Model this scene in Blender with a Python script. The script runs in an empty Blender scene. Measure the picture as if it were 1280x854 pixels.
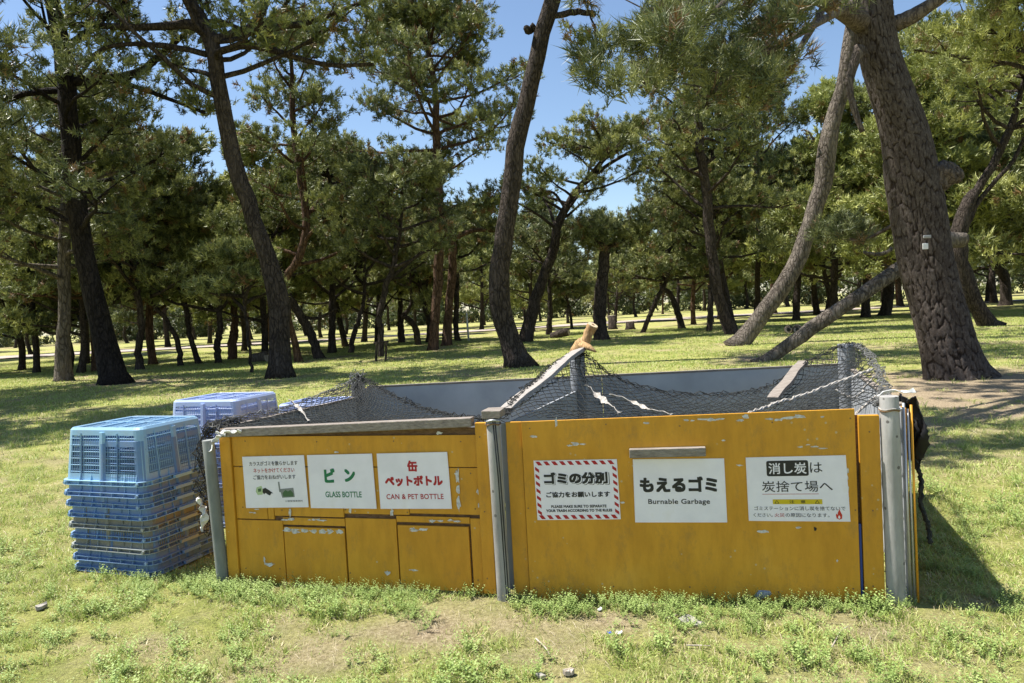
import bpy, bmesh, math, random
import numpy as np
from mathutils import Vector, Matrix
random.seed(7); rng = np.random.default_rng(7)
scene = bpy.context.scene
COL = scene.collection

# ---------------------------------------------------------------- camera
F = 924.0; CAMH = 1.6; ROLL = math.radians(3.05)
PITCH = math.atan(39 * math.cos(ROLL) / F)
fwd = np.array([0, math.cos(PITCH), -math.sin(PITCH)]); r0 = np.array([1., 0, 0]); u0 = np.cross(r0, fwd)
rgt = r0 * math.cos(ROLL) - u0 * math.sin(ROLL); upv = r0 * math.sin(ROLL) + u0 * math.cos(ROLL)
cam = bpy.data.cameras.new('camera'); cam_o = bpy.data.objects.new('camera', cam); COL.objects.link(cam_o)
cam.sensor_width = 36; cam.lens = F / 1280 * 36; cam.clip_start = 0.05; cam.clip_end = 6000
m = Matrix.Identity(4)
for i in range(3):
    m[i][0] = rgt[i]; m[i][1] = upv[i]; m[i][2] = -fwd[i]
m[2][3] = CAMH
cam_o.matrix_world = m
scene.camera = cam_o
# ---------------------------------------------------------------- sky and sun
SUN = Vector((-0.50, 0.125, 1.09)).normalized()
ELEV = math.asin(SUN.z); AZ = math.atan2(SUN.x, SUN.y)
world = bpy.data.worlds.new('World'); scene.world = world; world.use_nodes = True
wn = world.node_tree; bg = wn.nodes['Background']
sky = wn.nodes.new('ShaderNodeTexSky'); sky.sky_type = 'NISHITA'; sky.sun_disc = False
sky.sun_elevation = ELEV; sky.sun_rotation = AZ
sky.air_density = 1.0; sky.dust_density = 0.3; sky.ozone_density = 2.2; sky.altitude = 0
bg.inputs['Strength'].default_value = 0.086
wn.links.new(sky.outputs[0], bg.inputs[0])
sl = bpy.data.lights.new('sun', 'SUN'); sl.energy = 5.0; sl.angle = math.radians(0.53); sl.color = (1.0, 0.955, 0.88)
so = bpy.data.objects.new('sun', sl); COL.objects.link(so); so.rotation_euler = SUN.to_track_quat('Z', 'Y').to_euler()
so.location = (-10, 3, 30)
scene.view_settings.view_transform = 'Standard'; scene.view_settings.look = 'None'
scene.view_settings.exposure = 0.98; scene.view_settings.gamma = 1
scene.cycles.max_bounces = 6; scene.cycles.diffuse_bounces = 3; scene.cycles.transparent_max_bounces = 6

# ---------------------------------------------------------------- helpers
def ray(x, y): return fwd + rgt * (x - 640) / F - upv * (y - 427) / F
def ground_at(x, y, z=0.0):
    d = ray(x, y); t = (z - CAMH) / d[2]; return np.array([0, 0, CAMH]) + d * t
def at(x, y, Y):
    d = ray(x, y); return np.array([0, 0, CAMH]) + d * Y / d[1]
def link(o, parent=None):
    COL.objects.link(o)
    if parent is not None: o.parent = parent
    return o
def tag(o, label=None, cat=None, group=None, kind=None):
    if label: o['label'] = label
    if cat: o['category'] = cat
    if group: o['group'] = group
    if kind: o['kind'] = kind
    return o
def empty(name, loc=(0, 0, 0), rz=0.0):
    o = bpy.data.objects.new(name, None); o.location = loc; o.rotation_euler = (0, 0, rz); o.empty_display_size = .1
    return link(o)
def copy_tree(o, parent=None):
    c = o.copy(); COL.objects.link(c); c.parent = parent
    for ch in o.children: copy_tree(ch, c)
    return c

class MB:
    """collects vertices and faces, then links them as ONE mesh object"""
    def __init__(s): s.v = []; s.f = []; s.mi = []; s.n = 0
    def add(s, V, Fs, mi=0):
        V = np.asarray(V, float).reshape(-1, 3); s.v.append(V)
        for f in Fs: s.f.append(tuple(int(i) + s.n for i in f)); s.mi.append(mi)
        s.n += len(V); return s
    def box(s, c, size, M=None, mi=0, jit=0.0):
        sx, sy, sz = [k / 2 for k in size]
        V = np.array([[x, y, z] for x in (-sx, sx) for y in (-sy, sy) for z in (-sz, sz)])
        if jit: V = V + rng.normal(0, jit, V.shape)
        V = V + np.array(c)
        if M is not None: V = V @ np.array(M)[:3, :3].T + np.array(M)[:3, 3]
        return s.add(V, [(0, 1, 3, 2), (4, 6, 7, 5), (0, 4, 5, 1), (2, 3, 7, 6), (0, 2, 6, 4), (1, 5, 7, 3)], mi)
    def tube(s, P, R, n=8, mi=0, cap=True, noise=0.0, seedv=0):
        P = np.asarray(P, float); K = len(P); R = np.broadcast_to(np.asarray(R, float), (K,))
        T = np.gradient(P, axis=0); T /= np.linalg.norm(T, axis=1)[:, None] + 1e-9
        ref = np.array([0, 0, 1.]) if abs(T[0, 2]) < .8 else np.array([1., 0, 0])
        V = []; N = np.cross(T[0], ref); N /= np.linalg.norm(N)
        a = np.arange(n) / n * 2 * np.pi
        for k in range(K):
            N = N - T[k] * (N @ T[k]); N /= np.linalg.norm(N); B = np.cross(T[k], N)
            rr = R[k] * (1 + (noise * (np.sin(a * 2 + k * .9 + seedv) * .6 + np.sin(a * 3 - k * 1.7 + seedv * 2) * .4 + rng.normal(0, .35, n))) if noise else np.ones(n))
            V.append(P[k] + (np.cos(a) * rr)[:, None] * N + (np.sin(a) * rr)[:, None] * B)
        V = np.concatenate(V); Fs = []
        for k in range(K - 1):
            for i in range(n):
                j = (i + 1) % n; Fs.append((k * n + i, k * n + j, (k + 1) * n + j, (k + 1) * n + i))
        if cap: Fs.append(tuple(range(n - 1, -1, -1))); Fs.append(tuple((K - 1) * n + i for i in range(n)))
        return s.add(V, Fs, mi)
    def build(s, name, mats, parent=None, smooth=False, bevel=0.0):
        me = bpy.data.meshes.new(name)
        V = np.concatenate(s.v) if s.v else np.zeros((0, 3))
        me.from_pydata(V.tolist(), [], s.f)
        if not isinstance(mats, (list, tuple)): mats = [mats]
        for mm in mats: me.materials.append(mm)
        if len(mats) > 1: me.polygons.foreach_set('material_index', np.array(s.mi, dtype=np.int32))
        if smooth: me.polygons.foreach_set('use_smooth', np.ones(len(s.f), dtype=bool))
        me.update()
        o = bpy.data.objects.new(name, me); link(o, parent)
        if bevel:
            b = o.modifiers.new('bevel', 'BEVEL'); b.width = bevel; b.segments = 2; b.limit_method = 'ANGLE'
        return o

def fast_mesh(name, V, tri_or_quad, mats, mi=None, attr=None, smooth=False):
    """V (n,3), faces (m,k) as numpy arrays; attr {name: per-face float}"""
    me = bpy.data.meshes.new(name); k = tri_or_quad.shape[1]; mf = len(tri_or_quad)
    me.vertices.add(len(V)); me.vertices.foreach_set('co', np.ascontiguousarray(V, dtype=np.float32).ravel())
    me.loops.add(mf * k); me.loops.foreach_set('vertex_index', np.ascontiguousarray(tri_or_quad, dtype=np.int32).ravel())
    me.polygons.add(mf); me.polygons.foreach_set('loop_start', np.arange(0, mf * k, k, dtype=np.int32))
    try: me.polygons.foreach_set('loop_total', np.full(mf, k, dtype=np.int32))
    except Exception: pass
    for mm in mats: me.materials.append(mm)
    if mi is not None: me.polygons.foreach_set('material_index', np.asarray(mi, dtype=np.int32))
    if attr:
        for a, d in attr.items():
            at_ = me.attributes.new(a, 'FLOAT', 'FACE'); at_.data.foreach_set('value', np.asarray(d, dtype=np.float32))
    if smooth: me.polygons.foreach_set('use_smooth', np.ones(mf, dtype=bool))
    me.update(calc_edges=True); return me

_lat = rng.random((256, 256))
def vnoise(x, y, s=1.0, o=0):
    x = np.asarray(x) / s + 17.3 * o + 100; y = np.asarray(y) / s + 9.1 * o + 100
    xi = np.floor(x).astype(int); yi = np.floor(y).astype(int); fx = x - xi; fy = y - yi
    fx = fx * fx * (3 - 2 * fx); fy = fy * fy * (3 - 2 * fy)
    g = lambda a, b: _lat[a % 256, b % 256]
    return (g(xi, yi) * (1 - fx) + g(xi + 1, yi) * fx) * (1 - fy) + (g(xi, yi + 1) * (1 - fx) + g(xi + 1, yi + 1) * fx) * fy
def fbm(x, y, s=1.0, o=0, n=4):
    t = 0; a = 1; w = 0
    for k in range(n): t = t + a * vnoise(x, y, s / 2 ** k, o + k * 3); w += a; a *= .5
    return t / w

# ---------------------------------------------------------------- materials
def mat(name, build=None, base=(.5, .5, .5), rough=.7, metal=0.0, spec=.4):
    mm = bpy.data.materials.new(name); mm.use_nodes = True; nt = mm.node_tree; b = nt.nodes['Principled BSDF']
    b.inputs['Base Color'].default_value = (*base, 1); b.inputs['Roughness'].default_value = rough
    b.inputs['Metallic'].default_value = metal; b.inputs['Specular IOR Level'].default_value = spec
    if build: build(nt, b)
    return mm
def N(nt, t, **kw):
    n = nt.nodes.new(t)
    for k, v in kw.items():
        if k.startswith('i_'): n.inputs[k[2:].replace('_', ' ')].default_value = v
        else: setattr(n, k, v)
    return n
def coords(nt, scale=(1, 1, 1), kind='Object'):
    tc = N(nt, 'ShaderNodeTexCoord'); mp = N(nt, 'ShaderNodeMapping'); mp.inputs['Scale'].default_value = scale
    nt.links.new(tc.outputs[kind], mp.inputs[0]); return mp.outputs[0]
def noise(nt, co, s, d=4, r=.6):
    n = N(nt, 'ShaderNodeTexNoise'); n.inputs['Scale'].default_value = s; n.inputs['Detail'].default_value = d; n.inputs['Roughness'].default_value = r
    nt.links.new(co, n.inputs['Vector']); return n.outputs['Fac']
def ramp(nt, fac, stops):
    r = N(nt, 'ShaderNodeValToRGB'); e = r.color_ramp.elements
    while len(e) < len(stops): e.new(.5)
    for k, (p, c) in enumerate(stops): e[k].position = p; e[k].color = (*c, 1) if len(c) == 3 else c
    nt.links.new(fac, r.inputs[0]); return r.outputs[0]
def mixc(nt, fac, a, b):
    x = N(nt, 'ShaderNodeMix', data_type='RGBA')
    for s_, v in ((0, fac), (6, a), (7, b)):
        if isinstance(v, (int, float)): x.inputs[s_].default_value = v
        elif isinstance(v, tuple): x.inputs[s_].default_value = (*v, 1)
        else: nt.links.new(v, x.inputs[s_])
    return x.outputs[2]
def bump(nt, b, h, st=.5, dist=.02):
    n = N(nt, 'ShaderNodeBump'); n.inputs['Strength'].default_value = st; n.inputs['Distance'].default_value = dist
    nt.links.new(h, n.inputs['Height']); nt.links.new(n.outputs[0], b.inputs['Normal'])

def bark_mat(name, dark, light, scale=9.0, depth=.05, geo=False):
    def f(nt, b):
        co = coords(nt, (1, 1, .30)); v = N(nt, 'ShaderNodeTexVoronoi', feature='DISTANCE_TO_EDGE'); v.inputs['Scale'].default_value = scale * 1.05; v.inputs['Randomness'].default_value = 1
        wq = noise(nt, co, scale * .8, 3); addv = N(nt, 'ShaderNodeVectorMath', operation='ADD'); nt.links.new(co, addv.inputs[0])
        cn = N(nt, 'ShaderNodeTexNoise'); cn.inputs['Scale'].default_value = scale * .7; nt.links.new(co, cn.inputs['Vector'])
        sc = N(nt, 'ShaderNodeVectorMath', operation='SCALE'); sc.inputs['Scale'].default_value = .22; nt.links.new(cn.outputs['Color'], sc.inputs[0])
        nt.links.new(sc.outputs[0], addv.inputs[1]); nt.links.new(addv.outputs[0], v.inputs['Vector'])
        cm_ = N(nt, 'ShaderNodeMath', operation='MULTIPLY_ADD'); cm_.inputs[1].default_value = .35; nt.links.new(noise(nt, co, scale * 2.2, 4, .8), cm_.inputs[0]); sb_ = N(nt, 'ShaderNodeMath', operation='SUBTRACT'); nt.links.new(v.outputs['Distance'], cm_.inputs[2]); nt.links.new(cm_.outputs[0], sb_.inputs[0]); sb_.inputs[1].default_value = .14
        crack = ramp(nt, sb_.outputs[0], [(0, (.15, .15, .15)), (.2, (1, 1, 1))])
        c2 = ramp(nt, noise(nt, co, scale * 3, 5, .7), [(.25, dark), (.72, light)])
        base = mixc(nt, crack, tuple(k * .6 for k in dark), c2)
        lich = ramp(nt, noise(nt, co, 1.7, 4), [(.5, (0, 0, 0)), (.75, (.5, .5, .5))])
        base = mixc(nt, lich, base, tuple(min(1, k * 1.25) for k in light))
        nt.links.new(base, b.inputs['Base Color'])
        h = N(nt, 'ShaderNodeMath', operation='ADD'); nt.links.new(crack, h.inputs[0]); nt.links.new(noise(nt, co, scale * 5, 4), h.inputs[1])
        bump(nt, b, h.outputs[0], 1.0, depth)
    return mat(name, f, rough=.95, spec=.15)
BARK = bark_mat('bark_dark', (.028, .022, .018), (.115, .092, .078))
BARK_SHADE = bark_mat('bark_shade_darkened', (.014, .011, .010), (.055, .045, .040))  # darker copy of the bark, shade on the trunk put into its colour
BARK_I = bark_mat('bark_grey_plates', (.055, .042, .034), (.20, .165, .14), scale=11, depth=.02)
BARK_P = bark_mat('bark_pale', (.08, .064, .052), (.25, .215, .18), scale=8)
BARK_R = bark_mat('bark_reddish', (.06, .035, .022), (.20, .125, .085), scale=7)
DEAD = mat('dead_wood', lambda nt, b: nt.links.new(ramp(nt, noise(nt, coords(nt, (4, 4, 1)), 6), [(.3, (.22, .17, .12)), (.7, (.52, .47, .40))]), b.inputs['Base Color']), rough=.9)

def needle_mat(name, cols):
    def f(nt, b):
        a = N(nt, 'ShaderNodeAttribute', attribute_name='tint')
        c = ramp(nt, a.outputs['Fac'], cols); nt.links.new(c, b.inputs['Base Color'])
        b.inputs['Roughness'].default_value = .5; b.inputs['Specular IOR Level'].default_value = .45
        t = N(nt, 'ShaderNodeBsdfTranslucent'); nt.links.new(c, t.inputs['Color'])
        mx = N(nt, 'ShaderNodeMixShader'); mx.inputs[0].default_value = .17
        nt.links.new(b.outputs[0], mx.inputs[1]); nt.links.new(t.outputs[0], mx.inputs[2])
        nt.links.new(mx.outputs[0], nt.nodes['Material Output'].inputs['Surface'])
    return mat(name, f)
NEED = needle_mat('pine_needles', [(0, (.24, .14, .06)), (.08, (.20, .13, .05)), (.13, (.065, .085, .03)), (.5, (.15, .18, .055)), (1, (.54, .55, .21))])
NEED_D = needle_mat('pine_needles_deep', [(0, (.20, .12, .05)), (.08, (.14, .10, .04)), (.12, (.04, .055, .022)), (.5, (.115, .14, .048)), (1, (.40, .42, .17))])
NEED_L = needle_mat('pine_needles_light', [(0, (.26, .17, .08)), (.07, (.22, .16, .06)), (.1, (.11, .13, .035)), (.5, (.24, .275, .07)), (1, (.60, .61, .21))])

# ---------------------------------------------------------------- ground
def axis(segs):
    out = [segs[0][0]]
    for a, b, st in segs:
        n = max(1, int(round((b - a) / st))); out += list(np.linspace(a, b, n + 1)[1:])
    return np.array(out)
gx = axis([(-1500, -300, 300), (-300, -60, 30), (-60, -20, 4), (-20, -7, .8), (-7, 7.5, .07), (7.5, 25, .9), (25, 80, 5), (80, 300, 40), (300, 1500, 300)])
gy = axis([(-400, -20, 95), (-20, 2, 2), (2, 9, .07), (9, 14, .16), (14, 40, .8), (40, 100, 3), (100, 400, 30), (400, 1800, 280)])
GX, GY = np.meshgrid(gx, gy)
BASES = [(*ground_at(px, py)[:2], r_) for px, py, r_ in ((145, 480, 1.6), (350, 472, 1.6), (650, 458, 1.5), (80, 477, 1.3), (541, 438, 1.6), (558, 433, 1.5), (920, 432, 2.2), (960, 450, 1.8), (1240, 408, 2.2), (752, 425, 1.8), (377, 452, 1.5), (398, 448, 1.5), (915, 418, 2), (316, 466, .8))]
def bare(x, y):
    """0 = full grass, 1 = bare soil"""
    x = np.asarray(x, float); y = np.asarray(y, float)
    b = fbm(x, y, 1.3, 1); b2 = fbm(x, y, .35, 5)
    v = (b * .6 + b2 * .4 - .56) * 5
    blob = lambda cx, cy, rx, ry, k: k * np.exp(-(((x - cx) / rx) ** 2 + ((y - cy) / ry) ** 2))
    v = v + blob(.1, 3.72, .55, .22, .6) + blob(-.2, 3.3, .6, .25, .3) + blob(.9, 3.5, .5, .3, .3) + blob(7.7, 10.9, 4.2, 2.5, 1.9) + blob(9.5, 8.8, 3, 1.3, .5)
    for tx, ty, tr in BASES: v = v + .85 * np.exp(-(((x - tx - .3) / tr) ** 2 + ((y - ty) / tr) ** 2))
    v = v - blob(-3.2, 4.0, 1.6, 1.2, .5) - blob(3.2, 4.6, 1.0, 1.4, .35)
    return np.clip(v, 0, 1)
def gh(x, y): return (fbm(x, y, .5, 9) - .5) * .03 * ((np.abs(np.asarray(y)) < 16)) + (fbm(x, y, 9, 4) - .5) * .10 * np.clip((np.asarray(y) - 10) / 15, 0, 1)
V = np.stack([GX.ravel(), GY.ravel(), gh(GX, GY).ravel()], 1)
ny, nx = GX.shape; idx = np.arange(nx * ny).reshape(ny, nx)
Q = np.stack([idx[:-1, :-1].ravel(), idx[:-1, 1:].ravel(), idx[1:, 1:].ravel(), idx[1:, :-1].ravel()], 1)
def ground_shader(nt, b):
    a = N(nt, 'ShaderNodeAttribute', attribute_name='bare'); co = coords(nt)
    n1 = noise(nt, co, .35, 5, .65); n2 = noise(nt, co, 2.5, 5, .7); n3 = noise(nt, co, 30, 5, .75); n4 = noise(nt, co, 140, 3, .8)
    grass = ramp(nt, n2, [(.3, (.21, .265, .06)), (.5, (.36, .385, .11)), (.72, (.50, .47, .20))])
    straw = ramp(nt, noise(nt, co, 38, 6, .85), [(.34, (.12, .085, .055)), (.5, (.36, .28, .18)), (.66, (.58, .48, .34))])
    fine = ramp(nt, noise(nt, co, 55, 6, .85), [(.36, (.30, .27, .22)), (.5, (.85, .85, .8)), (.66, (1.4, 1.35, 1.2))])
    mg = N(nt, 'ShaderNodeMix', data_type='RGBA', blend_type='MULTIPLY'); mg.inputs[0].default_value = .95
    nt.links.new(grass, mg.inputs[6]); nt.links.new(fine, mg.inputs[7])
    pf = ramp(nt, n1, [(.48, (.08, .08, .08)), (.64, (.75, .75, .75))])
    g2 = mixc(nt, pf, mg.outputs[2], straw)
    c = mixc(nt, a.outputs['Fac'], g2, straw)
    nt.links.new(c, b.inputs['Base Color'])
    h = N(nt, 'ShaderNodeMath', operation='ADD'); nt.links.new(n3, h.inputs[0]); nt.links.new(n4, h.inputs[1]); bump(nt, b, h.outputs[0], .9, .02)
M_GROUND = mat('grassy_ground', ground_shader, rough=.95, spec=.1)
gme = fast_mesh('ground', V, Q, [M_GROUND], smooth=True)
ba = gme.attributes.new('bare', 'FLOAT', 'POINT'); ba.data.foreach_set('value', bare(V[:, 0], V[:, 1]).astype(np.float32))
tag(link(bpy.data.objects.new('ground', gme)), 'mown park lawn with straw patches and bare soil', kind='structure')
# pale sandy path far behind the trees
M_PATH = mat('sandy_path', lambda nt, b: nt.links.new(ramp(nt, noise(nt, coords(nt), 1.2, 5), [(.3, (.30, .24, .20)), (.7, (.48, .41, .36))]), b.inputs['Base Color']), rough=.95)
pb = MB(); xs = np.linspace(-90, 110, 60); y0 = 60 + 4 * np.sin(xs / 23) + xs * .05
Vp = np.concatenate([np.stack([xs, y0, np.full(60, .07)], 1), np.stack([xs, y0 + 6 + 1.5 * np.sin(xs / 9), np.full(60, .07)], 1)])
pb.add(Vp, [(i, i + 1, 61 + i, 60 + i) for i in range(59)])
tag(pb.build('path', M_PATH), 'pale sandy path beyond the grove', kind='structure')

# ---------------------------------------------------------------- pine trees
def unit(v): return v / (np.linalg.norm(v, axis=-1, keepdims=True) + 1e-9)
def needles(P, D, n, ln, w, spread, tint):
    """P tuft origins, D shoot directions -> triangles"""
    K = len(P); Pn = np.repeat(P, n, 0); Dn = np.repeat(D, n, 0)
    d = unit(Dn * (1.0) + rng.normal(0, spread, (K * n, 3)))
    L = ln * rng.uniform(.7, 1.15, (K * n, 1)); o = Pn + Dn * rng.uniform(-.5, .35, (K * n, 1)) * ln
    side = unit(np.cross(d, rng.normal(0, 1, (K * n, 3)))) * w * .5
    V = np.stack([o - side, o + side, o + d * L], 1).reshape(-1, 3)
    T = np.clip(np.repeat(tint, n) + rng.normal(0, .06, K * n), 0, 1)
    return V, T
def smooth_path(P, n):
    P = np.asarray(P, float); t = np.linspace(0, len(P) - 1, n); i = np.clip(t.astype(int), 0, len(P) - 2); f = (t - i)[:, None]
    p0 = P[np.clip(i - 1, 0, len(P) - 1)]; p1 = P[i]; p2 = P[i + 1]; p3 = P[np.clip(i + 2, 0, len(P) - 1)]
    return .5 * ((2 * p1) + (-p0 + p2) * f + (2 * p0 - 5 * p1 + 4 * p2 - p3) * f ** 2 + (-p0 + 3 * p1 - 3 * p2 + p3) * f ** 3)
def branch_path(p, az, el, L, k=6, droop=.0, wig=.12):
    pts = [p.copy()]; d = np.array([math.cos(az) * math.cos(el), math.sin(az) * math.cos(el), math.sin(el)])
    for i in range(k):
        d = unit(d + rng.normal(0, wig, 3) + np.array([0, 0, .07 - droop])); pts.append(pts[-1] + d * L / k)
    return np.array(pts)
def crown(anchors, lod, pad_a=.75, tpp=60, name='crown', nmat=NEED, bmat=BARK, subs=5, sub_len=.38, twig_n=4):
    """anchors: list of (path, base radius) of branches; foliage pads gather along the outer part of each"""
    wood = MB(); PP = []; DD = []; TT = []
    n_need, ln, w = lod
    def pad(c, a, tint0):
        k = max(5, int(tpp * 1.3 * (a / pad_a) ** 2 * rng.uniform(.7, 1.2)))
        ks = max(3, k // 4); us = unit(rng.normal(0, 1, (ks, 3))) * (rng.random((ks, 1)) ** .4); pick = rng.integers(0, ks, k)
        u = us[pick]; q = u * np.array([a, a, a * .5]) * 1.12 + rng.normal(0, ln * .30, (k, 3)); q[:, 2] += .12 * a
        PP.append(c + q); DD.append(unit(u * np.array([.9, .9, .5]) + np.array([0, 0, .65]) + rng.normal(0, .25, (k, 3))))
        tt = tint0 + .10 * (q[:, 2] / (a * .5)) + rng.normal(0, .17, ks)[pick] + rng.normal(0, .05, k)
        tt[(rng.random(ks) < .04)[pick]] = .02
        TT.append(np.clip(tt, .0, 1))
    for path, r in anchors:
        K = len(path); rr = np.linspace(r, r * .3, K); wood.tube(path, rr, 5, cap=False)
        L = np.linalg.norm(np.diff(path, axis=0), axis=1).sum(); t0 = .38 + .15 * rng.random(); tb = rng.uniform(.38, .62)
        for j in range(subs):
            t = t0 + (1 - t0) * (j + rng.random() * .6) / subs; x = t * (K - 1); i = min(int(x), K - 2); p = path[i] + (path[i + 1] - path[i]) * (x - i)
            dr = path[i + 1] - path[i]; az = math.atan2(dr[1], dr[0]) + (1 if j % 2 else -1) * rng.uniform(.5, 1.2)
            sp = branch_path(p, az, rng.uniform(-.05, .5), L * sub_len * rng.uniform(.5, 1.1) * (1.15 - .5 * t), 3, wig=.2)
            wood.tube(sp, np.linspace(r * .4, r * .12, 4), 3, cap=False)
            pad(sp[-1], pad_a * rng.uniform(.6, 1.1), tb + rng.normal(0, .08)); pad(sp[-2] + rng.normal(0, .15, 3), pad_a * rng.uniform(.4, .75), tb)
        pad(path[-1], pad_a * rng.uniform(.7, 1.1), tb + .05)
    P = np.concatenate(PP); D = np.concatenate(DD); T = np.concatenate(TT)
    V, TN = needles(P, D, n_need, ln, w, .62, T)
    me_w_v = np.concatenate(wood.v); wf = np.array(wood.f)
    # quads of wood split into triangles so that one array holds everything
    wt = np.concatenate([wf[:, [0, 1, 2]], wf[:, [0, 2, 3]]])
    nt_ = np.arange(len(V)).reshape(-1, 3) + len(me_w_v)
    faces = np.concatenate([wt, nt_]); mi = np.concatenate([np.ones(len(wt)), np.zeros(len(nt_))])
    tint = np.concatenate([np.zeros(len(wt)), TN])
    return fast_mesh(name, np.concatenate([me_w_v, V]), faces, [nmat, bmat], mi, {'tint': tint})
NTRI = 0
def anchors_on(tr, zlo, zhi, n, Lmax, r0=.09, el=(-.05, .5), bias=None, shape='round', wig=.14):
    out = []; z = tr[:, 2]; az = rng.uniform(0, 6.28)
    for i in range(n):
        h = zlo + (zhi - zlo) * (i + rng.uniform(.1, .8)) / n; k = int(np.argmin(abs(z - h))); p = tr[k]
        f = (h - zlo) / max(.1, zhi - zlo); az += 2.4 + rng.normal(0, .35)
        a = az if bias is None or rng.random() > bias[1] else bias[0] + rng.normal(0, .6)
        Lb = Lmax * (1 - .62 * f) * rng.uniform(.65, 1.1) if shape == 'round' else Lmax * rng.uniform(.6, 1.05)
        out.append((branch_path(p, a, rng.uniform(*el) + .35 * f, Lb, 6, wig=wig), r0 * (1 - .5 * f)))
    out.append((branch_path(tr[-1], az, 1.2, Lmax * .25, 3), r0 * .5))
    return out
LOD_MID = (8, .185, .034); LOD_FAR = (6, .28, .065); LOD_NEAR = (16, .17, .011)

def tree_root(base, name='pine_tree'): return empty(name, tuple(base))
def px_path(pts, Y, base):
    """measured outline points (x, y, width) of a limb standing at distance Y -> metres relative to the base"""
    P = np.array([at(x, y, Y) for x, y, w in pts]) - base; q = np.array([p[:2] for p in pts], float); t = np.gradient(q, axis=0); cs = np.abs(t[:, 1]) / (np.hypot(t[:, 0], t[:, 1]) + 1e-6); cs = np.where(cs < .68, 1.05, cs); R = np.array([w * Y / F / 2 for x, y, w in pts]) * cs * .95; return P, R
def make_pine(base_px, trunk_px, cr, label, group=None, bark=BARK, limbs=(), extra_top=None, nmat=NEED, lod=LOD_MID, cat='pine tree', name='pine_tree', sides=12, rings=26, Yo=None, slim=1.0):
    base = ground_at(*base_px); base[2] = 0; Y = base[1] if Yo is None else Yo
    P, R = px_path(trunk_px, Y, base); R = R * slim; P[0, 2] = -.15
    if extra_top is not None:
        for (dx, dy, dz, r) in extra_top: P = np.vstack([P, P[-1] + [dx, dy, dz]]); R = np.append(R, r)
    Ps = smooth_path(P, rings); Rs = np.interp(np.linspace(0, len(R) - 1, rings), np.arange(len(R)), R)
    Ps[3:, :2] += rng.normal(0, .02, (rings - 3, 2)); Rs[0] *= 1.75; Rs[1] *= 1.22; Rs[2] *= 1.07
    root = tree_root(base, name); tag(root, label, cat, group)
    mb = MB(); mb.tube(Ps, Rs, sides, noise=.05, seedv=base[0]); mb.build('trunk', bark, root, smooth=True)
    anc = []
    for lp, foli in limbs:
        Q_, R_ = px_path(lp, Y, base); Qs = smooth_path(Q_, 12); Qs[2:, 1] += np.cumsum(rng.normal(0, .06, 10)); Rq = np.interp(np.linspace(0, len(R_) - 1, 12), np.arange(len(R_)), R_)
        MB().tube(Qs, Rq, 8, noise=.06).build('branch', bark, root, smooth=True)
        if foli: anc.append((Qs[3:] + [0, 0, .0], .05))
    for c in cr:
        anc += anchors_on(Ps, *c['z'], c['n'], c['L'], r0=c.get('r', .09), el=c.get('el', (-.05, .5)), bias=c.get('bias'), shape=c.get('shape', 'round'))
    if anc:
        c0 = cr[0] if cr else {}
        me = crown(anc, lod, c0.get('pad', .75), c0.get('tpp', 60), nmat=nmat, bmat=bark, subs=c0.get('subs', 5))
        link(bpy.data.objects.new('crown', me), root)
    return root, base, Ps, Rs

# --- measured trees of the grove -------------------------------------------------
make_pine((145, 480), [(145, 482, 32), (132, 430, 28), (118, 370, 26), (102, 300, 25), (93, 230, 24), (88, 170, 23), (84, 110, 22), (76, 60, 20), (68, 0, 18)],
          [dict(z=(4.5, 14.5), n=24, L=4.6, pad=.62, tpp=34)], 'tall dark pine with thick trunk shaded near black behind the stack of blue crates', extra_top=[(-.4, .3, 2.5, .14), (.3, 0, 2, .06)], nmat=NEED_D, bark=BARK_SHADE,
          limbs=[([(90, 102, 12), (140, 98, 12), (175, 88, 10), (205, 64, 8), (232, 40, 5)], True), ([(140, 98, 7), (200, 120, 5), (262, 145, 4)], True), ([(86, 112, 10), (50, 112, 8), (0, 122, 6)], True), ([(80, 58, 9), (120, 30, 8), (158, 0, 6)], False), ([(104, 290, 6), (60, 262, 5), (0, 250, 4)], True)])
make_pine((350, 472), [(350, 474, 27), (350, 420, 26), (348, 375, 28), (335, 325, 25), (316, 270, 23), (298, 220, 22), (284, 160, 21), (272, 100, 21), (262, 48, 20)],
          [dict(z=(8.3, 14.5), n=26, L=5.0, pad=.7, tpp=38)], 'big pine left of centre whose trunk leans left and forks into level limbs', extra_top=[(-.6, 0, 1.5, .17), (-.2, 0, 2.5, .1), (0, .2, 1.5, .05)],
          limbs=[([(262, 48, 13), (240, 32, 13), (200, 36, 9), (140, 38, 8), (80, 30, 6)], True), ([(266, 50, 14), (300, 42, 14), (326, 20, 13), (332, -20, 11)], False), ([(300, 42, 9), (350, 34, 9), (400, 22, 7), (460, 2, 5)], True),
                 ([(272, 66, 9), (310, 56, 9), (350, 66, 8), (410, 82, 6), (468, 82, 4)], True), ([(258, 68, 8), (215, 60, 7), (150, 62, 5), (95, 90, 4)], True), ([(262, 45, 12), (246, 15, 12), (232, -20, 11)], False)])
make_pine((377, 452), [(374, 453, 9), (368, 425, 9), (360, 390, 9), (357, 350, 10), (376, 318, 11), (383, 270, 10), (374, 215, 9), (366, 150, 8), (366, 110, 6)],
          [dict(z=(3.6, 14.0), n=26, L=3.8, pad=.75, tpp=34)], 'brown pine with curved trunk rising just right of the forked pine', bark=BARK_R, extra_top=[(0, 0, 1.6, .06)])
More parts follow.
